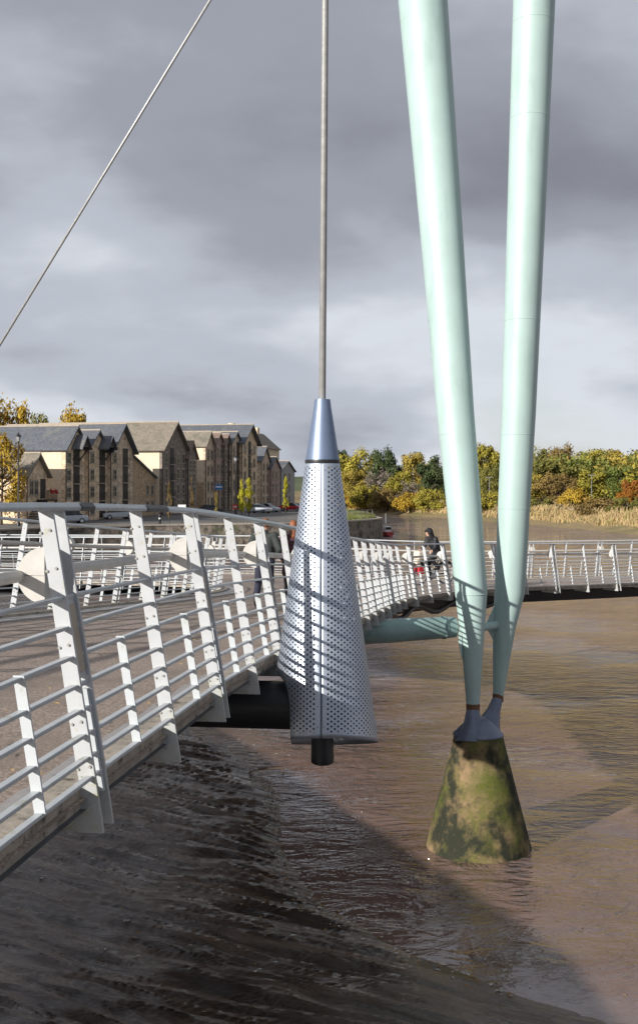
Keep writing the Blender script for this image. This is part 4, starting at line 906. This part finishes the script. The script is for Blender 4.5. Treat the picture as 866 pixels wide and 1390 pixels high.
# ---------------------------------------------------------------- small things far off
bt = thing('boat', 'small red-hulled boat with a white cabin and mast moored by the promontory', 'boat', (PX(524, 0, 160).x, 160, 0), R(18)); bt.scale = (.65, .65, .65)
bh = MB(); secs = []
for yv, wv, zk, zt in ((-2.6, .85, .1, .95), (-1.2, 1.05, -.1, .9), (.6, 1.05, -.1, .95), (2.0, .7, 0, 1.15), (2.9, .06, .3, 1.4)):
    secs.append([(-wv, yv, zt), (-wv*.85, yv, zk+.2), (0, yv, zk-.15), (wv*.85, yv, zk+.2), (wv, yv, zt)])
vs_ = [p for q in secs for p in q]; fs_ = [(i*5+k, i*5+k+1, (i+1)*5+k+1, (i+1)*5+k) for i in range(4) for k in range(4)]+[(0, 1, 2, 3, 4)]+[(i*5, i*5+4, (i+1)*5+4, (i+1)*5) for i in range(4)]
bh.add(vs_, fs_).build('hull', mat('hull_red', (.42, .04, .04), .4), bt)
MB().bx(-.7, .7, -1.4, .7, .9, 2.2).build('cabin', mat('cabin_white', (.72, .72, .72), .4), bt, bevel=.1); MB().bx(-.62, .62, -1.45, -1.41, 1.45, 2.0).build('cabin_window', CAR_GLASS, bt)
MB().tube([(0, .2, 2.2), (0, .2, 5.0)], .05, 8).build('mast', white_paint, bt)
fe = thing('quay_fence', 'low grey post-and-rail fence on the promontory', 'fence', (3.6, 141, 2.95))
for i in range(6): MB().bx(i*.7-.05, i*.7+.05, i*1.2-.05, i*1.2+.05, 0, 1.15).build('post', mat('fence_grey', (.16, .16, .16), .6), fe)
for z in (.55, 1.1): MB().tube([(0, 0, z), (3.5, 6, z)], .04, 6).build('rail', MATS['fence_grey'], fe)
def bank_vehicle(label, cat, x, y_, d, c, van):
    z = rbank_z((x-CX)/FPX*d, d)
    o = vehicle(label, cat, x, y_, d, 170, c, 4.0, 1.8, 1.45, van, z+.05); o['group'] = 'vehicles on the far bank road'
bank_vehicle('white car on the far bank road among the trees', 'car', 789, 681, 212, (.75, .75, .74), False)
bank_vehicle('small dark car on the far bank road left of the white one', 'car', 759, 682, 219, (.06, .05, .06), False)
for x, yt, d, lb in ((664, 648, 250, 'grey road lamp on the far bank seen between the mast legs'), (803, 645, 232, 'grey road lamp on the far bank above the white car')):
    p = PX(x, yt, d); z = rbank_z(p.x, d); o = thing('road_lamp', lb, 'street lamp', (p.x, d, z), 0, 'road lamps on the far bank')
    MB().lathe([(.09, 0), (.05, p.z-z)], 8).build('column', mat('galv', (.22, .23, .24), .5), o); MB().bx(-.7, .7, -.12, .12, p.z-z-.05, p.z-z+.1).build('lamp_head', MATS['galv'], o)

# ---------------------------------------------------------------- people
def S(c, r=.75, nm=None): return mat(nm, c, r, .18, 9, bump=.25, bscale=30)
SKIN = mat('skin', (.52, .31, .22), .5, .06, 6)
def hand(b, wrist, direc, side, curl=.6):
    direc = Vector(direc).normalized(); wrist = Vector(wrist); sidev = Vector(side).normalized(); dn = direc.cross(sidev).normalized()
    palm = wrist+direc*.085; b.capsule(wrist, palm, .026, .034, 8)
    for i, (o_, ln) in enumerate(((-.032, .062), (-.011, .074), (.011, .070), (.031, .055))):
        k0 = palm+sidev*o_; k1 = k0+(direc*(1-curl*.3)+dn*curl*.5).normalized()*ln*.5; k2 = k1+(direc*(1-curl)+dn*curl).normalized()*ln*.5
        b.capsule(k0, k1, .0105, .010, 7); b.capsule(k1, k2, .010, .0085, 7)
    t0 = wrist+direc*.03+sidev*-.028; t1 = t0+(direc*.6-sidev*.6+dn*.3).normalized()*.04; b.capsule(t0, t1, .012, .011, 7); b.capsule(t1, t1+(direc+dn*.4).normalized()*.03, .011, .009, 7)
def person(label, loc, rz, P, top_m, leg_m, shoe_m, hair_m, long_hair=False, hood=False, top_name='jacket', hem=None, group=None):
    """P: joints in metres: pelvis, chest, neck, head and per side shoulder, elbow, wrist, hip, knee, ankle, toe"""
    o = thing('person', label, 'person', loc, rz, group); V = {k: Vector(v) for k, v in P.items()}
    b = MB(); hd = V['head']; hr = V.get('face', Vector((0, 1, 0))).normalized(); rt = hr.cross(Vector((0, 0, 1))).normalized(); upv = rt.cross(hr)
    M = Matrix((rt, hr, upv)).transposed()
    H = lambda x, y, z: hd+M @ Vector((x, y, z))
    b.ball(hd, (.076, .095, .112), 16, 12, M); b.ball(H(0, .03, -.055), (.058, .066, .062), 12, 8, M)
    b.capsule(H(0, .088, .012), H(0, .106, -.018), .011, .015, 7); b.capsule(H(-.02, .088, -.058), H(.02, .088, -.058), .010, .010, 7); b.capsule(H(-.04, .084, .030), H(.04, .084, .030), .009, .009, 7)
    for sx in (-1, 1): b.ball(H(sx*.079, -.005, 0), (.012, .02, .032), 8, 6, M)
    b.capsule(V['neck'], H(0, -.015, -.06), .056, .052); b.capsule(V['pelvis'], V['chest'], .12, .13); b.capsule(V['chest'], V['neck'], .12, .06)
    for s_ in 'lr':
        b.capsule(V['chest']+Vector((0, 0, .1)), V[s_+'sho'], .07, .05); b.capsule(V[s_+'sho'], V[s_+'elb'], .048, .038); b.capsule(V[s_+'elb'], V[s_+'wri'], .038, .026)
        dr = (V[s_+'wri']-V[s_+'elb']).normalized(); sd = Vector((1 if s_ == 'l' else -1, 0, 0)); sd = (sd-dr*sd.dot(dr)).normalized(); hand(b, V[s_+'wri'], dr, sd)
        b.capsule(V['pelvis'], V[s_+'hip'], .11, .09); b.capsule(V[s_+'hip'], V[s_+'kne'], .078, .052); b.capsule(V[s_+'kne'], V[s_+'ank'], .05, .035); b.capsule(V[s_+'ank'], V[s_+'toe'], .036, .03)
    remeshed(b, 'body', SKIN, o, .0095, 2)
    for sx in (-1, 1):
        MB().ball(H(sx*.032, .083, .012), .010, 8, 6).build('eye', mat('eye', (.03, .02, .02), .2), o)
    j = MB(); j.capsule(V['pelvis']+Vector((-.05, 0, -.02)), V['chest']+Vector((-.07, 0, 0)), .135, .15, 14); j.capsule(V['pelvis']+Vector((.05, 0, -.02)), V['chest']+Vector((.07, 0, 0)), .135, .15, 14)
    j.capsule(V['chest'], V['neck']+Vector((0, 0, .0)), .15, .075, 12)
    if hem: j.capsule(V['pelvis']+Vector((-.05, 0, 0)), V['pelvis']+Vector((-.07, 0, -hem)), .14, .16, 14); j.capsule(V['pelvis']+Vector((.05, 0, 0)), V['pelvis']+Vector((.07, 0, -hem)), .14, .16, 14)
    for s_ in 'lr':
        j.capsule(V['chest']+Vector((0, 0, .08)), V[s_+'sho'], .11, .085); j.capsule(V[s_+'sho'], V[s_+'elb'], .083, .066); j.capsule(V[s_+'elb'], V[s_+'elb'].lerp(V[s_+'wri'], .94), .066, .046)
    remeshed(j, top_name, top_m, o, .016, 3)
    t = MB()
    for s_ in 'lr': t.capsule(V['pelvis'], V[s_+'hip'], .14, .115); t.capsule(V[s_+'hip'], V[s_+'kne'], .105, .078); t.capsule(V[s_+'kne'], V[s_+'kne'].lerp(V[s_+'ank'], .97), .078, .062)
    remeshed(t, 'trousers', leg_m, o, .016, 3)
    for s_ in 'lr':
        sh = MB(); an_, to = V[s_+'ank'], V[s_+'toe']; sh.capsule(an_+Vector((0, -.02, -.02)), an_+Vector((0, -.01, .05)), .05, .05); sh.capsule(an_+Vector((0, -.03, -.03)), to, .048, .042); remeshed(sh, 'shoe', shoe_m, o, .012, 2)
    h = MB(); h.ball(H(0, -.022, .028), (.086, .098, .108), 16, 10, M)
    if long_hair: h.capsule(H(0, -.05, 0), H(0, -.075, -.17), .085, .075); 
    if hood:
        h = MB(); h.ball(H(0, -.03, .015), (.115, .115, .135), 16, 10, M); h.capsule(H(0, -.05, -.06), V['neck']+Vector((0, -.02, -.02)), .11, .12); h.capsule(H(-.05, .06, .075), H(.05, .06, .075), .028, .028, 8); h.capsule(H(-.04, .12, .065), H(.04, .12, .065), .012, .012, 6); h.capsule(H(0, .06, .07), H(0, .125, .063), .03, .016, 8)
    remeshed(h, 'hood' if hood else 'hair', hair_m, o, .012, 2); return o
def dz_at(x, d): return deck_z(x, d)-.05
WALK = dict(pelvis=(0, 0, .93), chest=(0, .03, 1.22), neck=(0, .05, 1.45), head=(.02, .08, 1.59), face=(.1, 1, -.08),
 lsho=(-.19, .03, 1.38), lelb=(-.30, -.10, 1.12), lwri=(-.21, .08, .96), rsho=(.19, .04, 1.38), relb=(.30, -.06, 1.12), rwri=(.22, .12, .98),
 lhip=(-.10, 0, .88), lkne=(-.11, -.02, .48), lank=(-.12, -.28, .17), ltoe=(-.13, -.16, .05), rhip=(.10, 0, .88), rkne=(.10, .14, .48), rank=(.10, .12, .09), rtoe=(.11, .28, .05))
person('man in dark green jacket and navy trousers walking away along the deck', (-1.06, 21.4, dz_at(-1.06, 21.4)), R(-6), WALK, S((.035, .042, .038), .8, 'jacket_green'), S((.022, .024, .045), .8, 'trousers_navy'), S((.03, .022, .018), .5, 'shoe_dark'), S((.20, .085, .04), .7, 'hair_auburn'), group='people on the bridge')
W2_ = dict(WALK); W2_.update(lank=(-.10, .12, .09), ltoe=(-.10, .28, .05), lkne=(-.1, .14, .48), rkne=(.11, -.02, .48), rank=(.12, -.28, .17), rtoe=(.13, -.16, .05))
person('woman with auburn hair in a maroon coat, mostly hidden by the cone', (-.52, 21.9, dz_at(-.52, 21.9)), R(4), W2_, S((.06, .022, .03), .8, 'coat_maroon'), S((.03, .03, .035), .8, 'trousers_black'), MATS['shoe_dark'], S((.26, .09, .035), .6, 'hair_red'), True, top_name='coat', hem=.22, group='people on the bridge')
# cyclist, riding towards us and to the left
CL = Vector((3.42, 33.4, dz_at(3.42, 33.4))); CR = R(122)
bike = thing('bicycle', 'black bicycle with red front panniers and a cream handlebar bag', 'bicycle', CL, CR)
def wheel(yc, nm='wheel'):
    ring = [(0, yc+.325*math.cos(a*math.pi/16), .345+.325*math.sin(a*math.pi/16)) for a in range(33)]
    w_ = MB().tube(ring, .022, 8, False).build(nm, TYRE, bike, True)
    rb = MB().tube([(0, yc+.298*math.cos(a*math.pi/16), .345+.298*math.sin(a*math.pi/16)) for a in range(33)], .011, 6, False); 
    for i in range(18): a = i*math.pi/9; rb.tube([(.02*(-1)**i, yc, .345), (0, yc+.297*math.cos(a), .345+.297*math.sin(a))], .0025, 4)
    rb.build('rim', RIM, w_); MB().tube([(-.05, yc, .345), (.05, yc, .345)], .025, 8).build('axle', black_steel, w_)
wheel(.52); wheel(-.52)
f = MB(); bb = (0, -.07, .29); st = (0, -.25, .80); ht_ = (0, .34, .80); hb = (0, .37, .68)
for a, b_, r in ((bb, st, .017), (st, ht_, .017), (bb, hb, .02), (ht_, hb, .02), (hb, (0, .52, .345), .014)): f.tube([a, b_], r, 8)
for sx in (-.045, .045): f.tube([bb, (sx, -.52, .345)], .01, 6); f.tube([st, (sx, -.52, .345)], .009, 6)
f.build('frame', mat('bike_frame', (.03, .03, .035), .3), bike, 40)
MB().tube([st, (0, -.28, .93)], .014, 8).build('seat_post', RIM, bike); MB().capsule((0, -.36, .95), (0, -.14, .955), .065, .028).build('saddle', black_steel, bike, True)
MB().tube([(-.29, .24, 1.04), (-.2, .32, 1.03), (0, .34, 1.02), (.2, .32, 1.03), (.29, .24, 1.04)], .013, 8).build('handlebar', black_steel, bike, True); MB().tube([ht_, (0, .34, 1.02)], .015, 8).build('stem', black_steel, bike)
MB().tube([(-.02, -.07, .29), (.02, -.07, .29)], .10, 18).build('chainring', RIM, bike)
for sx, a in ((1, -70), (-1, 110)):
    ex = (sx*.09, -.07+.165*math.cos(R(a)), .29+.165*math.sin(R(a))); MB().tube([(sx*.06, -.07, .29), ex], .011, 6).build('crank', RIM, bike); MB().box((sx*.14, ex[1], ex[2]), (.09, .09, .025)).build('pedal', black_steel, bike)
CREAM = mat('bag_cream', (.62, .57, .48), .8, .1, 8); MB().box((0, .50, .92), (.30, .22, .25)).build('handlebar_bag', CREAM, bike, bevel=.04); MB().box((0, .58, .72), (.20, .16, .14)).build('front_lamp_bag', CREAM, bike, bevel=.04)
for sx in (-1, 1): MB().box((sx*.11, .52, .46), (.09, .20, .22)).build('pannier', mat('pannier_red', (.50, .02, .03), .6), bike, bevel=.03)
for yc in (.52, -.52):
    g = MB(); pts_ = [(0, yc+.37*math.cos(R(a)), .345+.37*math.sin(R(a))) for a in range(20, 161, 14)]; g.tube(pts_, .02, 6); g.build('mudguard', black_steel, bike)
RIDE = dict(pelvis=(0, -.24, 1.02), chest=(0, -.05, 1.27), neck=(0, .06, 1.47), head=(.0, .13, 1.585), face=(.05, 1, -.25),
 lsho=(-.19, .02, 1.40), lelb=(-.27, .10, 1.14), lwri=(-.27, .20, 1.075), rsho=(.19, .02, 1.40), relb=(.27, .10, 1.14), rwri=(.27, .20, 1.075),
 lhip=(-.10, -.22, .97), lkne=(-.12, .14, .80), lank=(-.13, -.12, .54), ltoe=(-.13, .02, .49), rhip=(.10, -.22, .97), rkne=(.12, .08, .60), rank=(.13, -.06, .22), rtoe=(.13, .08, .18))
person('cyclist in black hooded jacket and cap riding a bicycle along the bridge', CL, CR, RIDE, S((.013, .014, .016), .6, 'jacket_black'), S((.014, .014, .018), .8, 'trousers_dark'), MATS['shoe_dark'], S((.012, .012, .014), .7, 'hood_black'), hood=True, group='people on the bridge')
